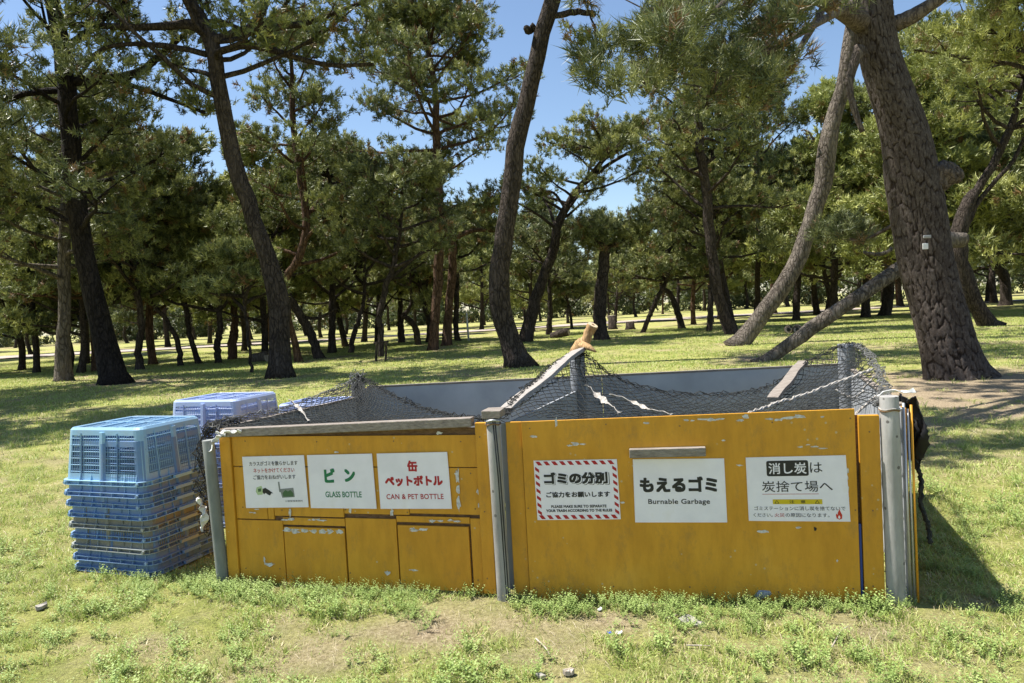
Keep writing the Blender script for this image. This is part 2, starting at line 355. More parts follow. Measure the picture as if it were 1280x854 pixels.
make_pine((398, 448), [(400, 450, 15), (391, 425, 13), (376, 395, 13), (362, 372, 11), (352, 340, 8), (340, 300, 7)],
          [dict(z=(3.2, 7.5), n=12, L=3.2, pad=.7, tpp=36)], 'pine trunk slanting up to the left behind the forked pine, with pale dead branch', bark=BARK, limbs=[([(376, 395, 4), (395, 398, 4), (420, 386, 3)], False)])
make_pine((541, 438), [(541, 440, 12), (544, 400, 12), (547, 350, 13), (549, 300, 12), (549, 250, 12), (546, 190, 11), (544, 120, 8)],
          [dict(z=(8.6, 15.8), n=34, L=5.2, pad=.8, tpp=48, subs=7)], 'tall straight pine with reddish trunk and broad crown left of the centre tree', bark=BARK_R, extra_top=[(-.2, 0, 2.2, .1)],
          limbs=[([(549, 262, 5), (590, 255, 3), (615, 262, 2)], True)])
make_pine((558, 433), [(558, 433, 12), (561, 380, 11), (566, 330, 11), (563, 295, 11), (552, 262, 9), (549, 220, 7)],
          [dict(z=(9.0, 11.5), n=7, L=3.6, pad=.7, tpp=40)], 'reddish pine bending left at its top, beside the tall straight one', bark=BARK_R, limbs=[([(566, 300, 7), (590, 288, 5), (620, 288, 4)], True)])
make_pine((650, 458), [(650, 460, 32), (636, 420, 28), (624, 380, 28), (626, 330, 25), (633, 280, 25), (640, 230, 24), (648, 170, 24), (662, 115, 23), (676, 50, 22), (690, 0, 21)],
          [dict(z=(11.9, 15.5), n=20, L=5.2, pad=.85, tpp=44)], 'tall bare trunked pine in the centre, bowed left and rising out of frame', extra_top=[(.7, 0, 1.6, .22), (.5, 0, 2, .16), (.2, 0, 1.8, .07)],
          limbs=[([(688, 20, 8), (715, 19, 8), (742, 20, 7)], False), ([(738, 20, 3), (744, 50, 2), (742, 85, 2)], True), ([(668, 32, 9), (661, 38, 9), (658, 40, 8)], False)])
make_pine((657, 428), [(655, 430, 18), (664, 395, 17), (674, 360, 15), (690, 318, 13), (698, 280, 12), (714, 250, 12), (726, 232, 9), (742, 215, 7), (760, 195, 5)],
          [dict(z=(5.2, 11.5), n=24, L=4.6, pad=.7, tpp=36)], 'crooked pine leaning right behind the centre pine, its crown against open sky', limbs=[([(706, 260, 5), (690, 240, 3), (668, 245, 2)], True), ([(730, 230, 6), (770, 200, 4), (830, 172, 3)], True)])
make_pine((752, 425), [(752, 427, 21), (750, 400, 17), (751, 370, 17), (754, 340, 15), (757, 310, 13)],
          [dict(z=(4.2, 5.9), n=13, L=3.0, pad=.75, tpp=60)], 'short upright pine with round dark crown right of the driftwood', nmat=NEED_D)
make_pine((803, 416), [(802, 417, 7), (812, 395, 7), (822, 372, 7), (834, 350, 5)],
          [dict(z=(3.2, 6.0), n=14, L=3.8, pad=.8, tpp=40)], 'small pine with thin trunk leaning right beyond the driftwood')
make_pine((855, 411), [(853, 412, 10), (847, 390, 9), (838, 368, 8), (825, 350, 6)],
          [dict(z=(3.0, 8.0), n=18, L=4.8, pad=.85, tpp=40)], 'dark pine with trunk slanting left in the open lawn right of centre', extra_top=[(.5, 0, 3, .08)])
make_pine((915, 418), [(917, 420, 16), (902, 385, 15), (893, 340, 14), (887, 290, 14), (882, 235, 13), (874, 180, 12), (872, 130, 9)],
          [dict(z=(5.5, 17.5), n=34, L=5.0, pad=.85, tpp=44)], 'tall pine with curved grey trunk just left of the pale leaning pine', extra_top=[(0, 0, 3, .13), (.3, 0, 3, .05)])
make_pine((920, 432), [(918, 438, 32), (938, 413, 33), (957, 388, 32), (981, 356, 30), (998, 322, 29), (1011, 288, 26), (1026, 240, 25), (1032, 200, 29), (1041, 150, 25), (1054, 105, 22), (1060, 60, 20), (1072, 0, 17)],
          [dict(z=(10.0, 15.5), n=16, L=5.0, pad=.8, tpp=50)], 'pale grey pine with thick trunk leaning right from a low base', slim=.86, bark=BARK_P, extra_top=[(.8, 0, 2, .18), (.3, 0, 2, .06)],
          limbs=[([(1018, 175, 5), (1008, 164, 3), (1004, 162, 2)], False), ([(1048, 130, 12), (1062, 90, 12), (1064, 60, 9)], False)])
# log-like leaning pine behind the big trunk
_, hb, HP, HR = make_pine((953, 452), [(945, 456, 16), (985, 432, 19), (1030, 400, 20), (1075, 370, 20), (1110, 346, 20), (1150, 318, 22), (1178, 302, 24), (1206, 300, 20)],
          [], 'almost lying pine trunk that slants up to the right behind the big near pine', slim=.9, bark=BARK_P, cat='leaning trunk', name='leaning_trunk',
          limbs=[([(1180, 302, 22), (1176, 292, 16), (1180, 286, 10)], False), ([(1115, 310, 4), (1100, 318, 5), (1078, 316, 4)], False)])
make_pine((1238, 408), [(1240, 410, 26), (1222, 385, 23), (1206, 350, 21), (1198, 310, 22), (1202, 275, 20), (1215, 245, 17), (1225, 232, 13)],
          [dict(z=(7.0, 10.5), n=18, L=5.0, pad=.8, tpp=50)], 'leaning pine at the right edge behind the big near pine', bark=BARK, extra_top=[(1.2, 0, 2, .14), (.6, 0, 2, .06)], nmat=NEED_L,
          limbs=[([(1206, 290, 8), (1216, 262, 8), (1240, 228, 7), (1262, 200, 6), (1282, 155, 5)], False)])
make_pine((1257, 382), [(1257, 383, 13), (1256, 350, 13), (1244, 325, 12), (1238, 290, 10), (1240, 240, 9)],
          [dict(z=(5.0, 15.5), n=28, L=5.5, pad=.95, tpp=50)], 'far pine with bent dark trunk at the right edge of the lawn', extra_top=[(0, 0, 4, .1)], nmat=NEED_L)
make_pine((80, 477), [(80, 479, 19), (78, 440, 20), (80, 420, 15), (80, 380, 15), (80, 330, 15), (82, 270, 14), (85, 200, 12)],
          [dict(z=(3.4, 9.8), n=26, L=4.0, pad=.65, tpp=36)], 'straight grey pine with swollen lower trunk left of the near black one', bark=BARK_P, extra_top=[(.3, 0, 1.5, .08)], nmat=NEED)
make_pine((120, 464), [(120, 466, 10), (118, 420, 9), (116, 370, 8), (118, 300, 7)], [dict(z=(2.8, 10.5), n=24, L=3.6, pad=.75, tpp=34)], 'slim brownish pine half hidden behind the near black trunk', bark=BARK_R, extra_top=[(.2, 0, 2.5, .07)])
make_pine((175, 462), [(175, 463, 11), (173, 435, 9), (178, 405, 8), (172, 370, 8), (168, 330, 6)], [dict(z=(2.7, 10.5), n=28, L=3.8, pad=.75, tpp=34)], 'pine with wavy dark trunk right of the near black one', extra_top=[(-.4, 0, 3.5, .06)])
make_pine((227, 457), [(226, 458, 8), (222, 430, 7), (208, 400, 7), (188, 372, 6)], [dict(z=(3.0, 8.6), n=22, L=4.2, pad=.8, tpp=34)], 'thin pine whose trunk bends far to the left above the crates', extra_top=[(-.6, 0, 3, .06)])
make_pine((250, 454), [(250, 455, 9), (240, 430, 7), (233, 395, 7), (222, 340, 7), (205, 290, 6)], [dict(z=(3.0, 11.5), n=28, L=4.0, pad=.8, tpp=34)], 'thin dark pine leaning left between the crates and the forked pine', extra_top=[(-.5, 0, 3, .06)], nmat=NEED_D)
make_pine((273, 453), [(273, 453, 9), (272, 430, 9), (275, 400, 8)], [dict(z=(2.0, 7.5), n=22, L=3.8, pad=.8, tpp=40)], 'short dark pine trunk standing near the road left of the forked pine', extra_top=[(0, 0, 3, .08)])
make_pine((290, 449), [(290, 449, 12), (291, 425, 12), (293, 395, 9)], [dict(z=(2.3, 9.0), n=24, L=4.2, pad=.85, tpp=40)], 'stout brown pine trunk further back left of the forked pine', bark=BARK_R, extra_top=[(0, 0, 4, .1)])
make_pine((316, 466), [(315, 466, 5), (312, 440, 4), (308, 400, 4), (303, 350, 3)], [dict(z=(1.9, 4.8), n=16, L=1.8, pad=.42, tpp=30)], 'young pine with pole thin trunk left of the forked pine', cat='young pine', name='young_pine', extra_top=[(0, 0, .5, .02)])
make_pine((415, 441), [(415, 441, 11), (415, 400, 9), (416, 350, 8), (417, 300, 6)], [dict(z=(2.3, 12), n=32, L=4.4, pad=.85, tpp=40)], 'upright pine right of the slanting trunk with the dead branch', extra_top=[(0, 0, 3, .07)])
make_pine((439, 441), [(438, 441, 8), (442, 420, 7), (450, 395, 6), (455, 370, 5)], [dict(z=(2.6, 7.5), n=16, L=3.4, pad=.75, tpp=36)], 'small pine leaning slightly right left of the staked pine', extra_top=[(.3, 0, 3, .06)])
make_pine((478, 447), [(476, 448, 7), (476, 420, 8), (475, 395, 8), (482, 360, 8), (492, 330, 7), (500, 290, 5)], [dict(z=(3.0, 9.2), n=24, L=3.4, pad=.7, tpp=36)], 'pine supported by dark stakes, left of the reddish pair', nmat=NEED_D, extra_top=[(.2, 0, 1.5, .04)])
make_pine((502, 429), [(502, 430, 10), (501, 410, 9), (500, 385, 7)], [dict(z=(2.8, 9), n=18, L=4.0, pad=.9, tpp=40)], 'dark stubby pine far back right of the staked pine', extra_top=[(0, 0, 4, .08)], nmat=NEED_D)
make_pine((524, 432), [(523, 432, 8), (520, 412, 9), (512, 400, 9), (505, 395, 7), (514, 380, 5)], [dict(z=(2.8, 6.5), n=12, L=3.0, pad=.75, tpp=36)], 'crooked pine with trunk curling left beside the reddish pair', bark=BARK, extra_top=[(0, 0, 2, .05)])
make_pine((575, 427), [(574, 428, 9), (570, 410, 7), (571, 380, 7), (571, 340, 6)], [dict(z=(3.6, 9), n=18, L=4.2, pad=.85, tpp=40)], 'pine with short dark trunk between the reddish pair and the white pole', extra_top=[(0, 0, 2, .06)])
make_pine((686, 419), [(686, 420, 9), (687, 400, 7), (688, 375, 6)], [dict(z=(2.9, 7.5), n=16, L=3.8, pad=.85, tpp=44)], 'dark pine in the gap right of the centre pine', extra_top=[(0, 0, 3, .06)], nmat=NEED_D)
make_pine((887, 414), [(886, 415, 8), (888, 390, 8), (890, 350, 7), (890, 310, 6)], [dict(z=(3.6, 8.5), n=16, L=4.2, pad=.85, tpp=44)], 'upright pine with grey trunk left of the curved tall one', extra_top=[(0, 0, 2, .06)])
make_pine((946, 402), [(946, 402, 8), (947, 350, 7), (948, 290, 6), (948, 200, 5)], [dict(z=(8, 18), n=26, L=4.6, pad=.9, tpp=44)], 'thin straight dark pine seen left of the pale leaning pine', extra_top=[(0, 0, 3, .06)], nmat=NEED)
make_pine((995, 400), [(995, 400, 10), (996, 370, 9), (998, 330, 8)], [dict(z=(4, 13), n=24, L=4.8, pad=.9, tpp=46)], 'upright grey pine directly behind the pale leaning pine', extra_top=[(0, 0, 5, .08)])
make_pine((1083, 397), [(1082, 397, 11), (1083, 350, 10), (1084, 300, 9), (1086, 200, 7)], [dict(z=(4.2, 15), n=30, L=5.0, pad=.9, tpp=46)], 'dark upright pine between the leaning log trunk and the big near pine', extra_top=[(0, 0, 3, .06)], nmat=NEED_L)
make_pine((1106, 395), [(1105, 396, 16), (1110, 370, 14), (1112, 330, 12)], [dict(z=(5, 16), n=26, L=5.0, pad=.9, tpp=46)], 'thick dark pine just left of the big near pine', extra_top=[(0, 0, 6, .1)], nmat=NEED_L)

# far-off wood closing the view: one mass
fw_P = []; fw_T = []
for i in range(1000):
    u = rng.uniform(-.95, .95); yy = rng.uniform(112, 135); hh = (4.2 + 4.8 * vnoise(u * 40, 0, 1, 3)) * (1.35 if u > .2 else 1.0); zc = rng.uniform(.01, 1) * hh; k = 34; a = rng.uniform(1.6, 2.8)
    q = unit(rng.normal(0, 1, (k, 3))) * (rng.random((k, 1)) ** .4) * [a, a, a * .55]; fw_P.append(q + [u * yy, yy, zc]); fw_T.append(np.clip(.35 + rng.normal(0, .1) + .3 * q[:, 2] / a, .1, 1))
fw_P = np.concatenate(fw_P); fw_P[:, 2] = np.abs(fw_P[:, 2]); Vf, Tf = needles(fw_P, unit(rng.normal(0, .6, fw_P.shape) + [0, 0, .8]), 5, .8, .26, .8, np.concatenate(fw_T))
o = bpy.data.objects.new('far_woodland', fast_mesh('far_woodland', Vf, np.arange(len(Vf)).reshape(-1, 3), [NEED_D], attr={'tint': Tf})); link(o); tag(o, 'dense far wood of pines closing the view behind the grove', 'woodland', kind='stuff')

# --- big near pine with real bark plates ------------------------------------------
baseI = ground_at(1192, 472); baseI[2] = 0; YI = baseI[1]
tI = [(1196, 480, 96), (1190, 460, 86), (1180, 420, 77), (1167, 370, 70), (1156, 320, 68), (1150, 270, 69), (1142, 220, 70), (1133, 170, 66), (1117, 120, 62), (1100, 70, 55), (1090, 20, 53), (1088, -40, 50), (1090, -160, 42), (1075, -300, 30), (1060, -420, 12)]
P, R = px_path(tI, YI, baseI); P[0, 2] = -.12
rings = 520; sides = 180
Ps = smooth_path(P, rings); Rs = np.interp(np.linspace(0, len(R) - 1, rings), np.arange(len(R)), R)
ang = np.arange(sides) / sides * 2 * np.pi
s_len = np.concatenate([[0], np.cumsum(np.linalg.norm(np.diff(Ps, axis=0), axis=1))])
A_, S_ = np.meshgrid(ang, s_len)
Rm = .5
cw, ch = .095, .27                        # bark plate size
U = A_ * Rm + .03 * (fbm(A_ * Rm, S_, .15, 3) - .5); W = S_ + .10 * (fbm(A_ * Rm, S_, .2, 8) - .5)
ncell = int(round(2 * np.pi * Rm / cw)); cu = U / (2 * np.pi * Rm) * ncell; cv = W / ch
jit = rng.random((ncell, 200, 2)); f1 = np.full(A_.shape, 9.); f2 = np.full(A_.shape, 9.); idc = np.zeros(A_.shape)
hid = rng.random((ncell, 200))
for di in (-1, 0, 1):
    for dj in (-1, 0, 1):
        iu = np.floor(cu).astype(int) + di; iv = np.floor(cv).astype(int) + dj
        jj = jit[iu % ncell, iv % 200]; d = np.hypot(cu - iu - jj[..., 0], cv - iv - jj[..., 1])
        nearer = d < f1; f2 = np.where(nearer, f1, np.minimum(f2, d)); idc = np.where(nearer, hid[iu % ncell, iv % 200], idc); f1 = np.where(nearer, d, f1)
fine = fbm(A_ * Rm * 1.0, S_ * .45, .035, 2, 3) - .5; edge = np.clip((f2 - f1 + fine * .30 - .03) / .10, 0, 1); disp = .022 * edge + .016 * idc * edge + .022 * fine
h01 = np.clip(1 - S_ / .7, 0, 1)
flare = 1 + .17 * h01 ** 2 * (.5 + .7 * np.sin(A_ * 5 + 1)) + .07 * np.sin(A_ * 3 + S_ * .8) + .05 * np.sin(A_ * 2 - S_ * 1.3)
T = unit(np.gradient(Ps, axis=0)); Nn = unit(np.cross(T, np.array([0, 1., 0]))); B_ = np.cross(T, Nn)
RR = (Rs[:, None] * flare * .91 + disp * .55 - .012)
V = Ps[:, None, :] + (np.cos(A_) * RR)[..., None] * Nn[:, None, :] + (np.sin(A_) * RR)[..., None] * B_[:, None, :]
idx = np.arange(rings * sides).reshape(rings, sides); nxt = np.roll(idx, -1, 1)
Q = np.stack([idx[:-1].ravel(), nxt[:-1].ravel(), nxt[1:].ravel(), idx[1:].ravel()], 1)
def nearbark(nt, b):
    a = N(nt, 'ShaderNodeAttribute', attribute_name='plate'); co = coords(nt, (1, 1, .5))
    c = ramp(nt, noise(nt, co, 26, 6, .75), [(.25, (.045, .034, .028)), (.5, (.075, .061, .053)), (.78, (.17, .148, .132))])
    crack = ramp(nt, a.outputs['Fac'], [(0, (.28, .23, .20)), (.5, (.72, .70, .68)), (1, (1.15, 1.15, 1.15))])
    mx = N(nt, 'ShaderNodeMix', data_type='RGBA', blend_type='MULTIPLY'); mx.inputs[0].default_value = .95; nt.links.new(c, mx.inputs[6]); nt.links.new(crack, mx.inputs[7])
    nt.links.new(mx.outputs[2], b.inputs['Base Color']); bump(nt, b, noise(nt, co, 60, 6, .8), .9, .012)
M_NB = mat('near_bark', nearbark, rough=.95, spec=.15)
tme = fast_mesh('trunk', V.reshape(-1, 3), Q, [M_NB], smooth=True)
pa = tme.attributes.new('plate', 'FLOAT', 'POINT'); pa.data.foreach_set('value', (edge * (.65 + .35 * idc)).ravel().astype(np.float32))
rootI = tree_root(baseI); tag(rootI, 'massive near pine with plated grey bark and a knot, right of the yellow bin enclosure', 'pine tree')
link(bpy.data.objects.new('trunk', tme), rootI)
# knot and its broken stub
kp = at(1172, 222, YI - .1) - baseI; kb = MB()
for q in range(3):
    c = kp + np.array([.16 * q, -.05 + .03 * q, .03 * q]); r = (.26, .21, .13)[q]
    pts = unit(rng.normal(0, 1, (1, 3)))
    bm = bmesh.new(); bmesh.ops.create_icosphere(bm, subdivisions=3, radius=r)
    vv = np.array([v.co[:] for v in bm.verts]); vv *= (1 + .22 * (rng.random((len(vv), 1)) - .5) + .15 * np.sin(vv[:, :1] * 19 + vv[:, 2:] * 23 + q)); ff = [tuple(v.index for v in f.verts) for f in bm.faces]; bm.free()
    kb.add(vv + c, ff)
kb.build('knot', BARK_I, rootI, smooth=True)
anc = []
def I_limb(pts, Y0, Y1, foli=True, n=14):
    k = len(pts); Pq = np.array([at(x, y, Y0 + (Y1 - Y0) * i / (k - 1)) for i, (x, y, w) in enumerate(pts)]) - baseI
    Rq = np.array([w * (Y0 + (Y1 - Y0) * i / (k - 1)) / F / 2 for i, (x, y, w) in enumerate(pts)]); Qs = smooth_path(Pq, n); Rr_ = np.interp(np.linspace(0, k - 1, n), np.arange(k), Rq)
    MB().tube(Qs, Rr_, 8, noise=.06).build('branch', BARK_I, rootI, smooth=True)
    if foli: anc.append((Qs[2:], .03))
    return Qs
I_limb([(1075, 60, 16), (1062, 100, 10), (1066, 130, 8), (1078, 165, 6)], YI - .3, YI - .5, False)
I_limb([(1080, 30, 26), (1050, 12, 22), (1000, -14, 16), (930, -20, 12), (860, 5, 9), (810, 40, 6)], YI, 8.2)
I_limb([(1010, -10, 12), (985, 28, 9), (935, 75, 7), (885, 120, 5)], 10.4, 8.0)
I_limb([(1064, 6, 12), (1020, 30, 9), (965, 62, 7), (900, 96, 5)], 11.0, 8.6)
I_limb([(1040, -10, 10), (1000, 60, 7), (965, 100, 5), (935, 130, 3)], 11.4, 9.4)
I_limb([(930, -20, 9), (890, 18, 7), (850, 70, 5), (800, 110, 3)], 9.6, 7.8)
I_limb([(1120, 30, 22), (1150, 15, 18), (1200, -20, 14)], YI, YI - .5, False)
I_limb([(1150, 260, 5), (1080, 300, 4), (1050, 290, 3)], YI + .3, YI + 1.5, True)
me = crown(anc, (14, .17, .013), .30, 40, nmat=NEED_D, bmat=BARK_I, subs=8)
link(bpy.data.objects.new('crown', me), rootI)
me = crown(anchors_on(Ps, 7.6, 12.8, 26, 5.6, bias=(math.pi, .5)), LOD_MID, .8, 44, nmat=NEED_D, bmat=BARK_I)
link(bpy.data.objects.new('crown', me), rootI)
# small white tags nailed to the bark
tp = at(1137, 311, YI) - baseI; tb_ = MB()
M_TAG = mat('white_plastic', base=(.7, .7, .7), rough=.4)
fr = Ps[int(np.argmin(abs(Ps[:, 2] - tp[2])))]
tb_.box((tp[0], -.49 + fr[1], tp[2]), (.09, .03, .10)); tb_.build('tree_tag', M_TAG, rootI, bevel=.006)
tb_ = MB(); tb_.box((tp[0] + .03, -.5 + fr[1], tp[2] + .16), (.13, .03, .05)); tb_.build('tree_tag', mat('grey_plastic', base=(.3, .3, .3), rough=.4), rootI, bevel=.01)

# --- foliage of a pine that stands just outside the right edge ----------------------
def offtree(base, hgt, label, cr, lod=LOD_MID, nm=NEED, bias=None, lean=(0, 0), r=.22):
    base = np.array([*base, 0.]); k = 9; z = np.linspace(-.1, hgt, k)
    P = np.stack([lean[0] * np.clip(z / hgt, 0, 1) ** 1.3 * hgt + rng.normal(0, .08, k), lean[1] * (z / hgt) * hgt + rng.normal(0, .08, k), z], 1)
    Ps = smooth_path(P, 24); Rs = np.linspace(r * 1.15, r * .25, 24); Rs[0] *= 1.4
    root = tree_root(base); tag(root, label, 'pine tree'); MB().tube(Ps, Rs, 10, noise=.06).build('trunk', BARK, root, smooth=True)
    a = []
    for c in cr: a += anchors_on(Ps, *c['z'], c['n'], c['L'], bias=c.get('bias'))
    link(bpy.data.objects.new('crown', crown(a, lod, cr[0].get('pad', .6), cr[0].get('tpp', 50), nmat=nm)), root); return root
offtree((14.3, 17.5), 12.5, 'pine outside the right edge whose light green boughs reach into the upper right', [dict(z=(4.2, 12), n=30, L=5.6, pad=.66, tpp=62, bias=(math.pi, .45))], nm=NEED_L, lod=(9, .2, .02))
offtree((-17.5, 19.5), 12.5, 'pine outside the left edge whose dark boughs reach into the upper left', [dict(z=(3.4, 12), n=30, L=5.4, pad=.66, tpp=52, bias=(0, .45))], nm=NEED_D, lod=(9, .22, .022))

offtree((-13.8, 14.6), 12.5, 'pine just outside the left edge with its high crown shading the lawn', [dict(z=(6.6, 12), n=24, L=4.6, pad=.7, tpp=44)], nm=NEED_D, lod=(8, .2, .026))
# --- generic pines of the background, shared meshes -----------------------------------
VAR = []
def variant(h, lean, curve, zlo, n, L, pad, tpp, nm, bk, r=.2):
    k = 8; z = np.linspace(-.2, h, k); t = z / h
    P = np.stack([lean * h * np.clip(t, 0, 1) ** 1.2 + curve * np.sin(t * 3.1), rng.normal(0, .12, k), z], 1); Ps = smooth_path(P, 16)
    Rs = np.linspace(r, r * .25, 16); Rs[0] *= 1.4
    tb2 = MB(); tb2.tube(Ps, Rs, 8, noise=.06); o = tb2.build('trunk', bk, None, smooth=True)
    cm = crown(anchors_on(Ps, zlo, h * .97, n, L), LOD_FAR, pad, tpp, nmat=nm, bmat=bk)
    VAR.append((o.data, cm)); bpy.data.objects.remove(o)
variant(10, .05, .3, 2.0, 24, 4.2, 1.0, 40, NEED, BARK)
variant(11, -.14, .5, 2.4, 24, 4.0, .95, 44, NEED_D, BARK)
variant(9, .2, -.4, 2.0, 18, 3.8, .95, 44, NEED, BARK_R)
variant(12, -.05, -.5, 2.8, 24, 4.2, 1.0, 44, NEED, BARK)
variant(8, -.22, .3, 1.8, 18, 3.8, .95, 48, NEED_D, BARK)
variant(10, .02, .2, 1.6, 22, 4.2, 1.0, 44, NEED_L, BARK)
def bgtree(v, x, y, s, rz, label, group=None):
    root = tree_root((x, y, 0)); root.rotation_euler = (0, 0, rz); root.scale = (s, s, s); tag(root, label, 'pine tree', group)
    for nm_, me_ in zip(('trunk', 'crown'), VAR[v]): link(bpy.data.objects.new(nm_, me_), root)
named = [(26, 463, 5, .8, 0, 'small dark trunked pine nearest the left edge of the lawn'), (47, 466, 1, .75, 0, 'low pine second from the left edge, crown near the grass'),
         (101, 466, 0, .8, 1, 'slim pine between the swollen grey trunk and the near black one'), (190, 456, 2, 1.0, 0, 'pine leaning right behind the wavy trunk'),
         (330, 448, 5, .9, 0, 'pine with low crown just left of the forked trunk'), (432, 434, 3, .9, 0, 'far pine behind the pine leaning slightly right'),
         (535, 429, 0, .85, 2, 'far pine immediately left of the tall reddish trunk'), (602, 412, 5, 1.0, 0, 'distant pine right of the white pole'),
         (666, 414, 1, .8, 3, 'thin far pine just right of the centre trunk'), (867, 406, 2, .9, 0, 'distant pine behind the slanting dark pine on the lawn'),
         (1033, 393, 0, 1.1, 1, 'far pine under the leaning log trunk, left one of two'), (1048, 386, 3, 1.0, 0, 'far pine under the leaning log trunk, right one of two'),
         (1127, 384, 4, 1.1, 0, 'far pine glimpsed right beside the big near trunk'), (1236, 378, 5, 1.2, 0, 'far pine behind the leaning pine at the right edge'),
         (715, 411, 4, .62, 0, 'low spreading pine bush left of the short upright pine')]
for x, y, v, s, rz, lb in named:
    g = ground_at(x, y); bgtree(v, g[0], g[1], s, rz, lb)
row = []
for i in range(52):
    yy = rng.uniform(62, 112); xx = (-.82 + 1.66 * ((i * .618) % 1)) * yy
    row.append((xx, yy))
for k, (xx, yy) in enumerate(row):
    u = xx / yy; s = rng.uniform(.85, 1.15)
    if -.03 < u < .22: s *= .8
    if u > .25: s *= 1.25
    bgtree(int(rng.integers(6)), xx, yy, s, rng.uniform(0, 6.28), 'distant pine of the far tree line, one of many alike', 'distant pines of the far tree line')
mid = [(-22, 38, 5, 1.0), (-28, 46, 5, 1.0), (-16, 44, 5, .9), (-34, 40, 5, 1.1), (-10, 50, 0, 1.0), (-20, 56, 2, 1.1), (14, 52, 1, 1.0), (20, 46, 5, 1.25), (27, 44, 3, 1.3), (-18, 30, 4, .8), (-24, 31, 5, .8), (-31, 36, 5, 1.0), (-13, 40, 2, .9), (-8, 44, 5, .9), (-30, 50, 0, 1.2), (-40, 52, 1, 1.2), (-14, 62, 3, 1.0), (3, 58, 5, .85), (9, 64, 0, .8), (30, 52, 5, 1.4), (22, 40, 5, 1.2), (37, 44, 2, 1.4), (26, 34, 0, 1.2), (34, 46, 0, 1.4), (24, 58, 4, 1.4), (-6, 56, 4, .9),
       (12, 40, 3, 1.0), (31, 36, 5, 1.2), (39, 52, 1, 1.4), (17, 60, 2, 1.3), (-27, 33, 5, .85), (44, 58, 5, 1.4)]
LM = [(-400, 'the left edge of the view'), (145, 'the near black trunk'), (350, 'the forked pine'), (541, 'the tall reddish pine'), (650, 'the centre pine'), (752, 'the short round pine'), (915, 'the curved grey pine'), (1083, 'the dark upright pine'), (1192, 'the massive near pine'), (3000, 'the right edge of the view')]
slots = {}
for q in mid:
    px_ = 640 + F * q[0] / q[1]; k = max(i for i in range(len(LM)) if LM[i][0] <= px_); slots.setdefault(k, []).append(q)
for k, qs in slots.items():
    qs.sort(key=lambda q: q[1]); rk = ['nearest', 'second nearest', 'third nearest', 'fourth nearest', 'fifth nearest', 'sixth nearest', 'seventh nearest', 'eighth nearest', 'ninth nearest', 'tenth nearest', 'eleventh nearest', 'twelfth nearest']
    for i, (x, y, v, s) in enumerate(qs):
        where = 'right of ' + LM[k][1] if k == len(LM) - 2 else 'left of ' + LM[1][1] if k == 0 else 'between ' + LM[k][1] + ' and ' + LM[k + 1][1].replace('the ', '', 0)
        bgtree(v, x, y, s, rng.uniform(-.5, .5), rk[i] + ' background pine ' + where, 'middle distance pines filling the grove')

# ================================================================ the bin enclosure
class Thing:
    def __init__(s, name, base, label, cat, group=None):
        s.b = np.array(base, float); s.o = empty(name, tuple(s.b)); tag(s.o, label, cat, group)
    def part(s, mb, name, mats, parent=None, smooth=False, bevel=0.0, label=None):
        mb.v = [v - s.b for v in mb.v]; o = mb.build(name, mats, parent or s.o, smooth, bevel)
        if label: o['label'] = label
        return o
PL = np.array([-1.86, 4.57, 0]); PM = np.array([-.11, 4.09, 0]); PR = np.array([1.89, 3.71, 0])
PBL = np.array([-1.25, 6.05, 0]); PBR = np.array([2.66, 5.83, 0])
def frame(A, B):
    ex = (B - A) / np.linalg.norm(B - A); ey = np.array([-ex[1], ex[0], 0]); M_ = np.eye(4); M_[:3, 0] = ex; M_[:3, 1] = ey; M_[:3, 2] = [0, 0, 1]; M_[:3, 3] = A
    return M_
FL = frame(PL, PM); FR = frame(PM, PR)
def on(Fm, s, z, out=0.0): return Fm[:3, 3] + Fm[:3, 0] * s - Fm[:3, 1] * out + np.array([0, 0, z])

def yellow(nt, b):
    co = coords(nt); n1 = noise(nt, co, 2.2, 5, .6); n2 = noise(nt, coords(nt, (1, 1, .25)), 14, 4, .7)
    c = ramp(nt, n1, [(.3, (.59, .275, .020)), (.6, (.66, .325, .028)), (.85, (.71, .39, .06))])
    st = ramp(nt, n2, [(.35, (.80, .78, .72)), (.6, (1, 1, 1))])
    mx = N(nt, 'ShaderNodeMix', data_type='RGBA', blend_type='MULTIPLY'); mx.inputs[0].default_value = .7; nt.links.new(c, mx.inputs[6]); nt.links.new(st, mx.inputs[7])
    sp = N(nt, 'ShaderNodeTexVoronoi'); sp.inputs['Scale'].default_value = 24; nt.links.new(co, sp.inputs['Vector'])
    gate = ramp(nt, noise(nt, co, 5, 2), [(.56, (0, 0, 0)), (.60, (1, 1, 1))]); spm = ramp(nt, sp.outputs['Distance'], [(.13, (1, 1, 1)), (.16, (0, 0, 0))])
    mm_ = N(nt, 'ShaderNodeMath', operation='MULTIPLY'); nt.links.new(gate, mm_.inputs[0]); nt.links.new(spm, mm_.inputs[1])
    gr = ramp(nt, noise(nt, coords(nt, (1, 1, .5)), 7, 8, .85), [(.52, (0, 0, 0)), (.68, (.55, .55, .55))]); c2 = mixc(nt, mm_.outputs[0], mixc(nt, gr, mx.outputs[2], (.30, .17, .05)), (.55, .40, .20)); nt.links.new(c2, b.inputs['Base Color'])
    bump(nt, b, noise(nt, co, 40, 4, .7), .25, .004)
M_YEL = mat('yellow_paint', yellow, rough=.5, spec=.35)
def wood_f(c0, c1):
    def f(nt, b):
        co = coords(nt, (1.2, 14, 14)); n = noise(nt, co, 6, 6, .75); nt.links.new(ramp(nt, n, [(.3, c0), (.7, c1)]), b.inputs['Base Color']); bump(nt, b, n, .8, .006)
    return f
M_WOOD = mat('weathered_wood', wood_f((.14, .115, .095), (.36, .32, .28)), rough=.9, spec=.15)
